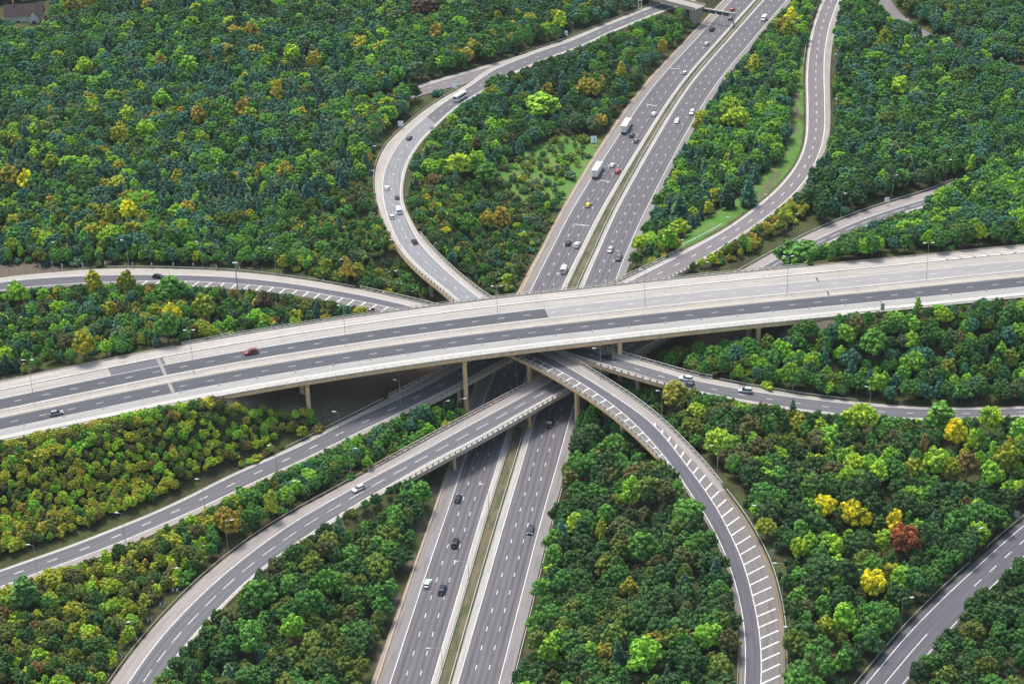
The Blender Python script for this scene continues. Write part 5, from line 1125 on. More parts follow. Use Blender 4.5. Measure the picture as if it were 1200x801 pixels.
# areas of the photograph: polygon, place phrase, (weights), conifer share, shrub share, height range, spacing
REG = [
 ([(1090, 640), (1200, 640), (1470, 600), (1470, 860), (1000, 860), (1060, 790)], 'dark wood at bottom right corner', dict(deep=4, dark=5, mid=2, olive=.3), 0, .05, (6, 9), 4.6),
 ([(0, 500), (150, 485), (250, 470), (330, 478), (400, 500), (300, 545), (180, 592), (0, 655), (-270, 680), (-270, 510)], 'autumn thicket below viaduct, left', dict(gold=8, olive=5, lime=2, amber=1.2, brown=1.6, mid=1.2, rust=.4, light=1), 0, .12, (3.4, 5.2), 2.1),
 ([(330, 470), (380, 476), (480, 470), (440, 478), (330, 535), (300, 540)], 'fringe under left viaduct span', dict(mid=3, light=3, fresh=3, lime=.5, olive=1), 0, .3, (3.5, 6), 3.6),
 ([(-270, 720), (0, 690), (110, 665), (250, 600), (290, 585), (200, 690), (110, 820), (-270, 860)], 'mixed thicket at bottom left', dict(olive=4.5, brown=2.2, gold=2, dark=3, mid=2.6, lime=1, rust=.4, light=1), 0, .35, (4, 7), 3.2),
 ([(250, 600), (400, 520), (540, 470), (560, 500), (420, 570), (290, 650), (200, 700)], 'belt between lower left slips', dict(mid=4, fresh=3.2, dark=2.5, light=2, olive=1.5, gold=.8, amber=.2, blue=1), .05, .15, (5, 7.5), 3.5),
 ([(180, 860), (200, 790), (330, 660), (450, 575), (530, 545), (500, 640), (430, 860)], 'wood left of near motorway', dict(dark=4.5, mid=4.5, fresh=1.8, olive=2.4, brown=1.2, deep=3, light=.5), .03, .08, (6, 9.5), 4.0),
 ([(600, 860), (650, 640), (690, 470), (720, 480), (800, 560), (850, 660), (868, 760), (868, 860)], 'wood inside the hatched bend', dict(dark=5, mid=5, fresh=2, olive=2.2, brown=1, deep=3.5, light=.9, lime=.3, amber=.10), .03, .06, (6.5, 10.5), 4.3),
 ([(860, 560), (760, 470), (860, 470), (1000, 488), (1470, 485), (1470, 560), (1090, 660), (980, 860), (930, 860), (925, 720), (900, 640)], 'wood outside the hatched bend', dict(dark=5, mid=4.5, deep=3.6, fresh=1.8, lime=1.3, light=1.6, olive=1.8, brown=1.1, yel=.10, gold=.5), .02, .05, (7, 11), 4.5),
 ([(700, 440), (790, 450), (880, 470), (840, 540), (800, 540), (740, 480)], 'strip between right hand bridges', dict(mid=4, fresh=3, dark=2, blue=1.5, light=1, olive=1, amber=.2), 0, .1, (5, 8), 4.2),
 ([(770, 430), (830, 415), (960, 380), (1000, 372), (1470, 335), (1470, 478), (1020, 474), (850, 450)], 'wood below viaduct, right side', dict(blue=2.5, mid=4, fresh=3, dark=3, light=1.8, lime=.6, olive=1.4, grey=.8, brown=.4), .06, .12, (6, 9.5), 3.9),
 ([(-270, 340), (120, 335), (280, 342), (420, 360), (440, 372), (330, 390), (180, 410), (-270, 490)], 'wood above viaduct, left side', dict(dark=2.6, mid=3, blue=1.6, light=1.6, olive=2.2, brown=1.2, gold=.8, lime=.8, amber=.4, fresh=1.6, grey=1), .12, .3, (4, 8), 3.4),
 ([(330, 250), (440, 215), (452, 262), (520, 345), (470, 350), (400, 330), (370, 325)], 'scrub left of loop road', dict(olive=4, grey=3, mid=2.5, dark=1.5, brown=1.5, gold=1.3, fresh=1.2), .03, .55, (3, 5.5), 3.0),
 ([(476, 250), (485, 225), (560, 215), (600, 215), (655, 245), (640, 300), (612, 345), (570, 345), (500, 290)], 'scrub right of loop bridge', dict(olive=4, mid=3, dark=2, gold=1.6, brown=2.2, grey=1.5, fresh=1.5, lime=.8, blue=1), .03, .5, (3, 6), 3.0),
 ([(588, 205), (622, 172), (662, 158), (702, 163), (692, 205), (668, 238), (636, 238), (604, 232)], 'low scrub beside big sign', dict(olive=4, grey=4, gold=1.6, mid=1.4, light=1), 0, .95, (1.4, 2.3), 5.6),
 ([(478, 235), (490, 175), (530, 130), (600, 85), (740, 30), (820, 20), (835, 15), (760, 100), (700, 165), (640, 165), (590, 215), (560, 225)], 'wood inside the loop road', dict(blue=3.2, mid=3.4, fresh=2.4, dark=3, light=1.3, olive=1.2, grey=.8, amber=.35, gold=.3, brown=.5), .14, .06, (6, 9.5), 4.5),
 ([(1076, 228), (1130, 208), (1470, 145), (1470, 225), (1100, 265)], 'tall trees above viaduct, far right', dict(mid=4, fresh=3.6, light=2, dark=2, lime=.6, blue=2), 0, 0, (9.5, 11.5), 4.6),
 ([(560, 115), (500, 112), (560, 88), (580, 90)], 'grass wedge at the fork', dict(mid=1, blue=1), 0, 1, (2, 3), 4.2),
 ([(-270, -60), (500, -60), (500, 0), (440, 40), (250, 110), (0, 130), (-270, 140)], 'far wood, top left', dict(blue=4, dark=3, mid=2.2, fresh=1.6, grey=1, amber=.2, light=.8, lime=.3, brown=.2), .22, 0, (8, 11), 5.3),
 ([(500, -60), (900, -60), (840, 10), (760, 10), (600, 70), (500, 100), (440, 120), (380, 60), (440, 40)], 'wood above top slip road', dict(blue=4, dark=3.2, mid=2.4, fresh=1, grey=1, amber=.25, light=.7, gold=.4), .15, 0, (8, 11), 5.2),
 ([(-270, 130), (250, 110), (440, 40), (500, 110), (440, 170), (436, 215), (330, 250), (200, 300), (-270, 305)], 'big upper left wood', dict(blue=4.5, dark=2.4, mid=2.4, fresh=1.8, light=1.4, olive=.8, grey=1.8, amber=.35, gold=.9, lime=.9, brown=.2), .30, 0, (7.5, 10.5), 5.0),
 ([(-270, 262), (200, 257), (380, 235), (430, 330), (400, 328), (300, 312), (-270, 314)], 'wood edge behind left slip', dict(mid=3, dark=3, fresh=2, light=1.2, olive=2, grey=1, gold=.6, blue=2), .18, .15, (4.5, 8), 3.4),
 ([(775, 290), (750, 335), (800, 325), (880, 300), (950, 250), (930, 225), (880, 270)], 'autumn hedge between right slips', dict(olive=4, gold=3.5, amber=.9, mid=3, rust=.3, lime=.8, dark=1), 0, .35, (4.2, 6.5), 3.0),
 ([(732, 320), (770, 225), (800, 160), (870, 70), (930, -60), (990, -60), (950, 20), (944, 120), (938, 170), (890, 235), (800, 292)], 'wood right of far motorway', dict(mid=3.5, fresh=3, dark=2.5, blue=2.5, light=2, lime=1.6, gold=.6, amber=.12, grey=.6), .2, .05, (6.5, 9.5), 4.4),
 ([(860, 330), (960, 285), (1090, 240), (1470, 150), (1470, 292), (1080, 300), (920, 320)], 'wood above viaduct, right side', dict(mid=4, fresh=3.6, light=2, dark=2, lime=.9, blue=2, olive=.6), .04, .05, (6.5, 9.5), 4.3),
 ([(975, 60), (1000, -60), (1030, 0), (1070, 45), (1200, 98), (1470, 120), (1470, 160), (1080, 222), (960, 265), (930, 250), (965, 185)], 'big upper right wood', dict(blue=5, mid=3.2, dark=2.6, fresh=2, grey=1, light=.5, olive=.3), .14, 0, (8, 10.5), 5.1),
 ([(1030, -60), (1470, -60), (1470, 110), (1160, 72), (1070, 32), (1045, 0)], 'top right corner wood', dict(blue=3.4, dark=3.4, mid=2.5, fresh=1, olive=.8, grey=.8, deep=1), .08, 0, (7, 10), 4.8),
]
# candidates on a jittered grid over everything the camera can see, and a margin round it
corner = [at(-90, -60), at(1290, -60), at(1290, 900), at(-90, 900)]
RP = np.vstack([r.mid for r in ROADS]); RWD = np.concatenate([r.hw for r in ROADS]); RB = np.concatenate([r.bridge for r in ROADS])
RO = np.concatenate([np.array([not ((r is RS_ and q[0] < 497) or (r is RH and q[0] > 1052) or (r is RG and q[0] > 1078)) for q in r.nodes]) for r in ROADS])   # stretches the photograph shows hidden behind trees
RX = np.where(RB, 1.3, 0.)+np.concatenate([np.array([-2.2 if (r is RA and q[1] > 545) else 0. for q in r.nodes]) for r in ROADS])+np.concatenate([np.array([6.0 if (r is RD and 560 < q[0] < 655 and q[1] < 130) else 0. for q in r.nodes]) for r in ROADS])
CAMP = np.array([0, 0, CAMH])
BAN = [[(-8, 8), (66, 0), (66, 20), (58, 36), (44, 50), (24, 50), (6, 40), (-8, 30)]]      # the gardens in front of the houses
def sample_region(k):
    poly, place, wts, pc, ps, hr, sp = REG[k]
    P = np.array([at(x, y, zz)[:2] for x, y in poly for zz in (0, 20)]); lo, hi = P.min(0), P.max(0)
    xs = np.arange(lo[0], hi[0], sp); ys = np.arange(lo[1], hi[1], sp*.9); r = np.random.default_rng(100+k)
    X, Y = np.meshgrid(xs, ys); X[1::2] += sp/2; Q = np.column_stack([X.ravel(), Y.ravel()])+r.normal(0, sp*.20, (X.size, 2))
    return Q
trees = []   # dict(x,y,z,h,kind,proto,colour,place)
taken = {}
def free(x, y, d):
    cx, cy = int(x//4), int(y//4)
    for i in (-1, 0, 1):
        for j in (-1, 0, 1):
            for (a, b, e) in taken.get((cx+i, cy+j), ()):
                if (a-x)**2+(b-y)**2 < (min(d, e))**2: return False
    return True
def occupy(x, y, d): taken.setdefault((int(x//4), int(y//4)), []).append((x, y, d))
def road_clear(Q, z, h, rad, full=True):
    "True where neither trunk stands on a road nor the crown hides much of one from the camera's side of the valley"
    d = np.linalg.norm(Q[:, None, :]-RP[None, :, :2], axis=2)-RWD[None]
    under = RB[None] & ((z+h)[:, None] < RP[None, :, 2]-2.6)          # low enough to grow beneath a bridge deck
    ok = ((d+np.where(RB[None], .6, 0) > .9+rad[:, None]*.5) | under).all(1)
    if full:
        for f, mg in ((.5, .5), (.85, 1.5)):
            zt = z+h*f; 
            for s_ in (0,):
                v = Q-CAMP[:2]; t = (zt[:, None]-RP[None, :, 2])/(CAMH-zt)[:, None]; t = np.maximum(t, 0)
                Px = Q[:, None, 0]+v[:, None, 0]*t; Py = Q[:, None, 1]+v[:, None, 1]*t
                dd = np.hypot(Px-RP[None, :, 0], Py-RP[None, :, 1])-(RWD[None]-mg-RX[None])
                ok &= ((dd > 0) | under | ~RO[None]).all(1)
    return ok
# trees that stand out in the photograph: crown centre px,py, crown width px, kind, colour, label
SPECIAL = [(1023, 683, 27, 'b', 'yel', 'brilliant golden yellow tree standing alone in dark wood, left of a lamp post'), (966, 593, 25, 'b', 'yel', 'golden yellow tree, leftmost of three yellow crowns in the right wood'), (1001, 602, 30, 'b', 'yel', 'wide golden yellow tree in the middle of three yellow crowns'),
 (1049, 608, 18, 'b', 'yel', 'small golden yellow tree touching the brick red one'), (1060, 631, 30, 'b', 'red', 'brick red tree, the only red one in the wood'), (1034, 634, 24, 'b', 'lime', 'yellow-green tree left of the brick red one'), (968, 732, 18, 'b', 'gold', 'low mustard yellow tree beside a tall light green one'), (989, 724, 28, 'b', 'light', 'tall light green tree right of a mustard yellow one'),
 (937, 641, 20, 'b', 'lime', 'small yellow-green tree outside the hatched bend'), (895, 618, 20, 'b', 'gold', 'mustard tree just outside the hatched bend'), (1010, 488, 32, 'b', 'lime', 'wide yellow-green tree at the near edge of the right slip road'), (1119, 505, 22, 'b', 'yel', 'golden yellow tree below the right slip road'), (1097, 540, 30, 'b', 'lime', 'wide yellow-green tree left of a small golden one'),
 (1116, 548, 22, 'b', 'gold', 'mustard crown below the wide yellow-green tree'), (1083, 521, 16, 'b', 'rust', 'small rust coloured tree among yellow-green crowns'), (1133, 545, 24, 'b', 'rust', 'rust brown tree in the right wood'), (1180, 535, 28, 'b', 'gold', 'mustard tree near the right edge'), (830, 745, 28, 'b', 'light', 'bright light green tree inside the hatched bend at the bottom'),
 (755, 765, 40, 'b', 'light', 'large round light green tree in the bottom wood'), (753, 640, 30, 'b', 'fresh', 'bright fresh green tree right of the motorway wood edge'), (704, 620, 14, 'b', 'gold', 'small mustard tree near the middle of the wood'), (738, 687, 18, 'b', 'amber', 'amber tree in the wood right of the motorway'), (740, 574, 26, 'b', 'light', 'spiky light green tree at the top of the middle wood'),
 (644, 762, 24, 'b', 'light', 'light green tree near the motorway at the bottom'), (572, 256, 16, 'b', 'amber', 'narrow amber tree, left of an orange pair by the motorway'), (587, 254, 18, 'b', 'amber', 'narrow orange-amber tree, right of a pair left of the motorway'), (549, 262, 20, 'b', 'fresh', 'fresh green round tree left of the amber pair'), (522, 270, 10, 's', 'yel', 'small golden shrub in scrub beside the loop bridge'),
 (538, 191, 24, 'b', 'lime', 'round yellow-green tree inside the loop road'), (506, 211, 20, 's', 'rust', 'dull rust bush inside the loop road'), (570, 201, 28, 'b', 'fresh', 'fresh green tree in the wood inside the loop'), (636, 122, 40, 'b', 'light', 'large light green tree in the upper middle wood'), (728, 82, 14, 'b', 'gold', 'narrow mustard tree left of the motorway'), (690, 103, 22, 'b', 'amber', 'pale amber tree left of the motorway'),
 (780, 54, 12, 'b', 'amber', 'small amber tree near the motorway top left'), (927, 18, 18, 'b', 'yel', 'golden tree left of the upper slip road, topmost'), (918, 30, 20, 'b', 'amber', 'amber tree left of the upper slip road, second from the top'), (925, 34, 18, 'b', 'gold', 'mustard tree left of the upper slip road, below the amber one'), (884, 74, 18, 'b', 'gold', 'pale mustard tree right of the motorway'),
 (1037, 42, 14, 'b', 'gold', 'mustard tree at the upper right by the lane'), (1054, 100, 20, 'b', 'lime', 'yellow-green tree in the upper right wood'), (856, 125, 26, 'b', 'lime', 'yellow-green tree right of the motorway, in the middle wood'), (864, 137, 26, 'b', 'lime', 'wide yellow-green tree below another beside the motorway'), (790, 282, 20, 'b', 'light', 'light green rounded tree at the tip of the right wood'), (747, 298, 10, 's', 'lime', 'yellow-green bush at the motorway edge before the viaduct'),
 (1152, 288, 15, 'b', 'lime', 'small bright yellow-green tree at the far verge of the viaduct'), (941, 298, 44, 'b', 'fresh', 'large twin-crowned green tree against the far parapet of the viaduct'), (922, 294, 34, 'b', 'mid', 'round green tree left of the large twin-crowned one at the viaduct'), (204, 315+0, 0, '', '', ''), 
 (110, 330, 18, 'b', 'gold', 'yellow topped tree at the near edge of the left slip road'), (200, 370, 24, 'b', 'yel', 'golden tree in the wood between left slip road and viaduct'), (240, 358, 24, 'b', 'gold', 'mustard tree in the wood left of the round pad'), (148, 330, 18, 'b', 'gold', 'mustard topped tree behind the viaduct wood edge'), (100, 408, 26, 'b', 'gold', 'mustard tree near the viaduct at the left'), (20, 343, 22, 'b', 'light', 'tall light green tree in front of the left slip road'), (199, 338, 30, 'b', 'fresh', 'bright green tree touching the hatching of the left slip road'), (198, 395, 26, 'b', 'fresh', 'fresh green tree beside the viaduct lamp at the left'),
 (311, 352, 22, 's', 'pur', 'dark purple bush near the left hatching'), (441, 366, 16, 's', 'pur', 'dark purple bush in the corner of left bridge and viaduct'), (404, 317, 16, 'b', 'amber', 'amber tree just beyond the start of the left bridge'), (326, 385, 16, 's', 'blue', 'round blue-green bush at the viaduct edge'), (308, 388, 18, 's', 'fresh', 'green bush at the viaduct edge'),
 (10, 205, 22, 'b', 'amber', 'amber tree at the left edge of the upper left wood'), (30, 210, 16, 'b', 'yel', 'golden tree at the left edge of the upper left wood'), (171, 152, 20, 'b', 'lime', 'yellow-green round tree in the upper left wood'), (140, 158, 20, 'b', 'gold', 'mustard tree in the upper left wood'), (98, 78, 18, 'b', 'lime', 'yellow-green tree in the upper left wood, left part'), (222, 76, 20, 'b', 'light', 'light green round tree in the upper left wood'), (342, 62, 20, 'b', 'lime', 'yellow-green round tree in the upper middle wood'), (190, 115, 18, 'b', 'light', 'light green round tree in the middle of the upper left wood'),
 (369, 70, 16, 'b', 'amber', 'amber tree left of the loop road wood'), (325, 105, 16, 'b', 'amber', 'amber tree in the upper left wood, right part'), (285, 125, 16, 'b', 'amber', 'amber tree in the middle of the upper left wood'), (232, 135, 16, 'b', 'amber', 'amber tree below the light green one in the upper left wood'), (188, 73, 14, 'b', 'amber', 'amber tree in the upper left wood, top part'), (295, 35, 14, 'b', 'amber', 'amber tree in the far wood, upper middle'), (150, 247, 18, 'b', 'yel', 'golden tree near the lower edge of the upper left wood'), (128, 252, 18, 'b', 'gold', 'mustard tree left of a golden one'), (60, 190, 18, 'b', 'gold', 'mustard tree beside the left edge'), (88, 4, 18, 'b', 'amber', 'orange-amber tree right of the houses'), (105, 0, 12, 'b', 'amber', 'small amber crown at the top edge right of the houses'),
 (511, 36, 14, 'b', 'amber', 'amber tree left of the top slip road'), (583, 20, 10, 'b', 'gold', 'narrow mustard tree above the top slip road'), (656, 22, 18, 'b', 'lime', 'yellow-green tree above the top slip road'), (498, 8, 30, 'b', 'pur', 'dark purple tree beside the green field at the top'), (267, 611, 28, 'b', 'amber', 'amber tree by the lamp post between the lower left slip roads'), (320, 588, 18, 'b', 'gold', 'mustard tree between the lower left slip roads'), (28, 694, 34, 'b', 'mid', 'round green tree below the lower left slip road at the left edge'), (170, 660, 10, 's', 'amber', 'small amber bush below the lower left slip road'), (63, 676, 0, '', '', ''),
 (295, 745, 32, 'b', 'fresh', 'round fresh green tree beside the bottom left bend'), (303, 696, 32, 'b', 'fresh', 'round fresh green tree right of the bottom left bend'), (343, 734, 24, 'b', 'light', 'light green round tree right of the bottom left bend'), (361, 706, 30, 'b', 'mid', 'round green tree, second row right of the bend'), (384, 683, 30, 'b', 'fresh', 'round fresh green tree left of the motorway wood middle'), (790, 461, 28, 'b', 'amber', 'amber-green tree leaning over the right hand bridge end'), (866, 437, 12, 'b', 'light', 'narrow light green tree right of the pier'), (930, 473, 9, 'c', 'blue', 'narrow blue-green conifer at the near edge of the right slip road'), (1076, 356, 9, 'b', 'light', 'slim light green sapling rising before the viaduct verge'),
 (1102, 488, 36, 'b', 'fresh', 'wide fresh green tree at the near edge of the right slip road'), (1162, 490, 26, 'b', 'lime', 'yellow-green tree at the near edge of the right slip road, right part'), (1013, 378, 0, '', '', ''), (1024, 400, 30, 'b', 'fresh', 'tall fresh green tree in the wood below the viaduct'), (853, 226, 22, 'c', 'spruce', 'dark spruce in the wood left of bright grass'), (797, 246, 26, 'c', 'spruce', 'tall dark spruce near the motorway, right middle wood'), (877, 222, 20, 'c', 'blue', 'bluish conifer beside the bare earth patch')]
def add_tree(x, y, z, h, rad, kind, proto, col, place, label=None):
    trees.append(dict(x=x, y=y, z=z, h=h, r=rad, kind=kind, proto=proto, col=col, place=place, label=label))
SPC = []
for q, (px, py, wp, kd, col, lab) in enumerate(SPECIAL):
    if not kd: continue
    p = at_ground(px, py, 5.0); Zc = (p-CAMP)@CF_; s = FPX/Zc; rad = wp/s/2*1.12
    if kd == 'b': pr = [0, 2, 4, 1][q % 4] if wp > 18 else [3, 1, 5][q % 3]; nat = BROAD[pr]; h = min(11.5, max(4.5, rad*nat[2]/nat[3]))
    elif kd == 's': pr = q % 3; nat = SHRUB[pr]; h = rad*nat[2]/nat[3]
    else: pr = q % 3; nat = CONI[pr]; h = max(5, min(12, rad*4.2))
    for _ in range(14):      # keep the foot of the tree off the carriageway
        p = at_ground(px, py, h*(.58 if kd != 's' else .5)); dd = np.linalg.norm(RP[:, :2]-p[:2], axis=1)-RWD; j_ = int(dd.argmin())
        if dd[j_] > 1.0+rad*.25: break
        ax = p[:2]-RP[j_, :2]; ax = ax/max(1e-6, np.linalg.norm(ax))*.8; px, py = proj((p[0]+ax[0], p[1]+ax[1]-.2, p[2]+h*(.58 if kd != 's' else .5)))
    add_tree(p[0], p[1], p[2], h*1.08, rad, kd, pr, col, None, lab); occupy(p[0], p[1], max(2.2, rad*.9)); SPC.append((p[0], p[1], rad, h))
def place_region(k):
    poly, place, wts, pc, ps, hr, sp = REG[k]; r = np.random.default_rng(500+k); Q = sample_region(k)
    if len(Q) == 0: return
    z, dn = ground_z(Q); PQ = projN(np.column_stack([Q, z]))
    vis = (PQ[:, 0] > -260) & (PQ[:, 0] < 1460) & (PQ[:, 1] > -25) & (PQ[:, 1] < 880)
    vis &= in_poly(PQ, poly)
    for b in SOIL+BAN: vis &= ~(in_poly(PQ, b))
    if place not in ('grass wedge at the fork', 'low scrub beside big sign'):
        for b in LUSH: vis &= ~(in_poly(PQ, b))
    Q, z = Q[vis], z[vis]; n = len(Q); shr = r.random(n) < ps; h = np.where(shr, r.uniform(2.2, 3.8, n), r.uniform(hr[0], hr[1], n)*np.where(r.random(n) < .12, 1.15, 1))
    con = (~shr) & (r.random(n) < pc*np.where(np.sin(Q[:, 0]*.05+k)+np.sin(Q[:, 1]*.043) > .1, 1.7, .35))
    rad = np.where(shr, h*.6, np.where(con, h*.29, h*.32)); done = np.zeros(n, bool)
    hh = h.copy(); fin = np.zeros(n); 
    for f in (1, .8, .62, .46, .34):
        left = ~done
        if not left.any(): break
        idx_ = np.where(left)[0]; h2 = h[idx_]*f; r2 = rad[idx_]*f; ok = np.zeros(len(idx_), bool)
        for c in range(0, len(idx_), 1500): ok[c:c+1500] = road_clear(Q[idx_[c:c+1500]], z[idx_[c:c+1500]], h2[c:c+1500], r2[c:c+1500])
        fin[idx_[ok]] = f; done[idx_[ok]] = True
    names = list(wts); W = np.array([wts[q] for q in names]); W = W/W.sum()
    # colours come in drifts: nearby trees lean towards the same choice
    for i in range(n):
        if not done[i] or h[i]*fin[i] < 1.3: continue
        x, y = Q[i]; hgt = h[i]*fin[i]
        if not free(x, y, sp*.5): continue
        # nothing as tall stands close in front of the trees that show clear in the photograph
        near = [(a, b_, e, hh_) for a, b_, e, hh_ in SPC if abs(x-a) < e+1.2 and -e-7.5 < y-b_ < e+.5]
        if any((x-a)**2+(y-b_)**2 < (e*.95)**2 for a, b_, e, hh_ in near): continue
        if near: hgt = min(hgt, max(2.2, min(.52*q[3] for q in near)))
        small = shr[i] or hgt < 3.3
        ph = np.array([math.sin(x*.035+j*1.7+k)+math.sin(y*.03+j*2.3) for j in range(len(names))]); w2 = W*np.exp(.55*ph); w2 /= w2.sum(); col = names[int(r.choice(len(names), p=w2))]
        if small: pr = int(r.integers(3)); nat = SHRUB[pr]; kd = 's'
        elif con[i]: pr = int(r.integers(3)); nat = CONI[pr]; kd = 'c'; col = str(r.choice(['pine', 'spruce', 'blue', 'larch'], p=[.4, .35, .15, .10]))
        else: pr = int(r.choice(6, p=[.22, .18, .2, .14, .18, .08])); nat = BROAD[pr]; kd = 'b'
        add_tree(x, y, z[i], hgt, hgt*nat[3]/nat[2]*r.uniform(.92, 1.15), kd, pr, col, place); occupy(x, y, sp*.5)
for k in range(len(REG)): place_region(k)

# projected size and place decide which stand as trees of their own and which belong to the mass
T = np.array([(t['x'], t['y'], t['z']+t['h']*.6) for t in trees]); PT = projN(T); TS = FPX/((T-CAMP)@CF_)
for i, t in enumerate(trees):
    t['px'], t['py'], t['s'] = PT[i][0], PT[i][1], TS[i]; t['area'] = t['h']*t['r']*TS[i]**2; t['in'] = (-2 < PT[i][0] < 1202) and (2 < PT[i][1] < 806)
    c = np.array(CO[t['col']][1]); r = random.Random(i*13+5); c2 = np.array(CO2.get(t['col'], c*np.array([1.35, 1.15, 1.0]))); kk = r.uniform(.85, 1.15); t['tint_b'] = [min(.9, float(q*kk)) for q in c2]; v = r.uniform(.72, 1.28); t['tint'] = [min(.9, float(c[0]*v*r.uniform(.86, 1.18))), min(.9, float(c[1]*v)), min(.9, float(c[2]*v*r.uniform(.85, 1.2)))]
AUT = {'yel', 'amber', 'rust', 'red', 'gold', 'pur', 'brown'}
def kclass(t): return {'b': 'autumn' if t['col'] in AUT else 'broad', 'c': 'coni', 's': 'shrub'}[t['kind']]
LIMIT = {'broad': 300, 'autumn': 300, 'coni': 300, 'shrub': 300}
NAME = {'broad': ('broadleaf_tree', 'broadleaf tree', 'broadleaf wood'), 'autumn': ('autumn_tree', 'autumn tree', 'autumn wood'), 'coni': ('conifer_tree', 'conifer', 'conifer wood'), 'shrub': ('shrub', 'shrub', 'shrub thicket')}
PROT = {'b': BROAD, 'c': CONI, 's': SHRUB}
def size_word(t):
    return {'s': 'low' if t['h'] < 2.6 else 'rounded', 'c': 'tall' if t['h'] > 8.3 else 'slender', 'b': 'tall' if t['h'] > 8.6 else ('small' if t['h'] < 5.6 else 'medium')}[t['kind']]
ORD = ['first', 'second', 'third', 'fourth', 'fifth', 'sixth', 'seventh', 'eighth', 'ninth', 'tenth', 'eleventh', 'twelfth']
crown_objs = {}
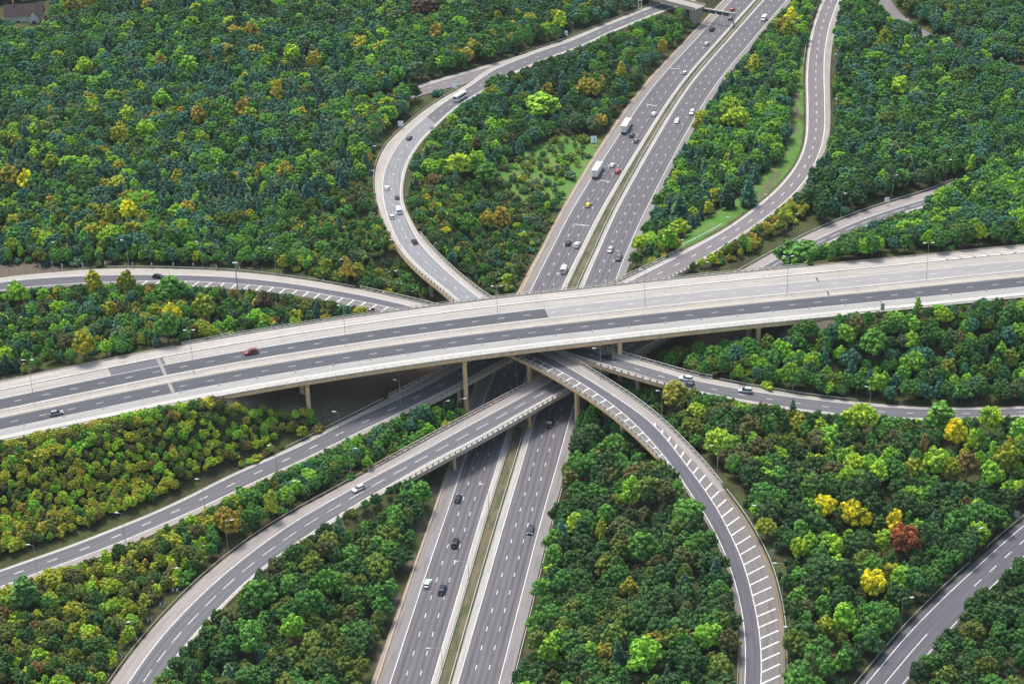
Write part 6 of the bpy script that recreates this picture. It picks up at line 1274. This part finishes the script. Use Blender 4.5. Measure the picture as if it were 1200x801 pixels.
for cls in ('broad', 'autumn', 'coni', 'shrub'):
    mem = [t for t in trees if kclass(t) == cls]
    mem.sort(key=lambda t: (t['label'] is None, not t['in'], -t['area'])); solo = [t for t in mem[:LIMIT[cls]] if t['in'] or t['label']]; ids = {id(t) for t in solo}; rest = [t for t in mem if id(t) not in ids]
    # labels: those of one look in one place are told apart by their order across the photograph
    groups = {}
    for t in solo:
        if t['label'] is None: groups.setdefault((size_word(t), CO[t['col']][0], NAME[cls][1], t['place']), []).append(t)
    for (sw, cn, kn, place), ms in groups.items():
        if cn.split()[-1] == 'green' and 'conifer' in cn: cn = cn.replace(' conifer', '')
        ms.sort(key=lambda t: t['px']); n = len(ms)
        for j, t in enumerate(ms):
            if n == 1: t['label'] = f"{sw} {cn} {kn} in the {place}"
            else:
                if n <= 12: o_ = f"{ORD[j]} from left of {n}"
                elif j < 12: o_ = f"{ORD[j]} from the left"
                elif n-1-j < 12: o_ = f"{ORD[n-1-j]} from the right" if n-1-j else 'farthest right'
                else: o_ = None
                if o_ is None:
                    # in a long row, name the band of the picture it stands in
                    o_ = f"{j+1}th from left of {n}"
                t['label'] = f"{sw} {cn} {kn}, {o_}, {place}"
    for t in solo:
        cm, tm, nh, nr = PROT[t['kind']][t['proto']]; k = t['h']/nh; kr = t['r']/nr
        root = empty(NAME[cls][0], (t['x'], t['y'], t['z']), random.Random(t['x']).uniform(0, 6.28), (kr, kr, k))
        c = bpy.data.objects.new('crown', cm); COL.objects.link(c); c.parent = root; c['tint'] = t['tint']; c['tint_b'] = t['tint_b']
        b = bpy.data.objects.new('trunk' if t['kind'] != 's' else 'stem', tm); COL.objects.link(b); b.parent = root
        tag(root, t['label'], NAME[cls][1], NAME[cls][1]+'s'+(' in the '+t['place'] if t['place'] else ' that stand out by colour or size'))
        crown_objs.setdefault((t['kind'], t['proto']), (c, b))
    if rest:
        used = sorted({(t['kind'], t['proto']) for t in rest}); used = [u for u in used if u in crown_objs]
        if not used: continue
        rest = [t for t in rest if (t['kind'], t['proto']) in used]
        me = bpy.data.meshes.new(NAME[cls][2].replace(' ', '_')); n = len(rest); me.vertices.add(n); me.vertices.foreach_set('co', np.array([(t['x'], t['y'], t['z']) for t in rest], np.float32).ravel())
        def att(nm, ty, arr, fld):
            a_ = me.attributes.new(nm, ty, 'POINT'); a_.data.foreach_set(fld, np.asarray(arr, np.float32 if ty != 'INT' else np.int32).ravel())
        att('tint', 'FLOAT_VECTOR', [t['tint'] for t in rest], 'vector'); att('tint_b', 'FLOAT_VECTOR', [t['tint_b'] for t in rest], 'vector'); att('proto', 'INT', [used.index((t['kind'], t['proto'])) for t in rest], 'value')
        att('sc', 'FLOAT_VECTOR', [(t['r']/PROT[t['kind']][t['proto']][3],)*2+(t['h']/PROT[t['kind']][t['proto']][2],) for t in rest], 'vector'); att('rot', 'FLOAT_VECTOR', [(0, 0, random.Random(t['x']).uniform(0, 6.28)) for t in rest], 'vector')
        ob = bpy.data.objects.new(NAME[cls][2].replace(' ', '_'), me); COL.objects.link(ob)
        tag(ob, {'broad': 'mass of green broadleaf trees in the woods all round the junction', 'autumn': 'scattered yellow and brown autumn trees far off in the woods', 'coni': 'mass of dark conifers in the upper woods', 'shrub': 'thickets of low shrubs beside the roads'}[cls], NAME[cls][2], None, 'stuff')
        ng = bpy.data.node_groups.new('wood_'+cls, 'GeometryNodeTree'); ng.interface.new_socket('Geometry', in_out='INPUT', socket_type='NodeSocketGeometry'); ng.interface.new_socket('Geometry', in_out='OUTPUT', socket_type='NodeSocketGeometry')
        nd = ng.nodes; lk = ng.links; gi = nd.new('NodeGroupInput'); go = nd.new('NodeGroupOutput'); mp = nd.new('GeometryNodeMeshToPoints'); lk.new(gi.outputs[0], mp.inputs[0]); iop = nd.new('GeometryNodeInstanceOnPoints'); lk.new(mp.outputs[0], iop.inputs['Points'])
        # one geometry per prototype, chosen by index
        prev = None; last_sel = None; outs = []
        for q, u in enumerate(used):
            co, tr_ = crown_objs[u]; jn = nd.new('GeometryNodeJoinGeometry')
            for ob_ in (co, tr_):
                oi = nd.new('GeometryNodeObjectInfo'); oi.transform_space = 'ORIGINAL'; oi.inputs['Object'].default_value = ob_; lk.new(oi.outputs['Geometry'], jn.inputs[0])
            def named(nm, dt):
                a_ = nd.new('GeometryNodeInputNamedAttribute'); a_.data_type = dt; a_.inputs['Name'].default_value = nm; return a_.outputs['Attribute']
            cmp_ = nd.new('FunctionNodeCompare'); cmp_.data_type = 'INT'; cmp_.operation = 'EQUAL'; lk.new(named('proto', 'INT'), cmp_.inputs[2]); cmp_.inputs[3].default_value = q
            ip = nd.new('GeometryNodeInstanceOnPoints'); lk.new(mp.outputs[0], ip.inputs['Points']); lk.new(cmp_.outputs[0], ip.inputs['Selection']); lk.new(jn.outputs[0], ip.inputs['Instance']); lk.new(named('sc', 'FLOAT_VECTOR'), ip.inputs['Scale']); lk.new(named('rot', 'FLOAT_VECTOR'), ip.inputs['Rotation']); outs.append(ip)
        nd.remove(iop); J = nd.new('GeometryNodeJoinGeometry')
        for ip in outs: lk.new(ip.outputs[0], J.inputs[0])
        lk.new(J.outputs[0], go.inputs[0]); md = ob.modifiers.new('wood', 'NODES'); md.node_group = ng
print('TREES', {c: sum(kclass(t) == c for t in trees) for c in LIMIT}, 'in view', sum(t['in'] for t in trees))
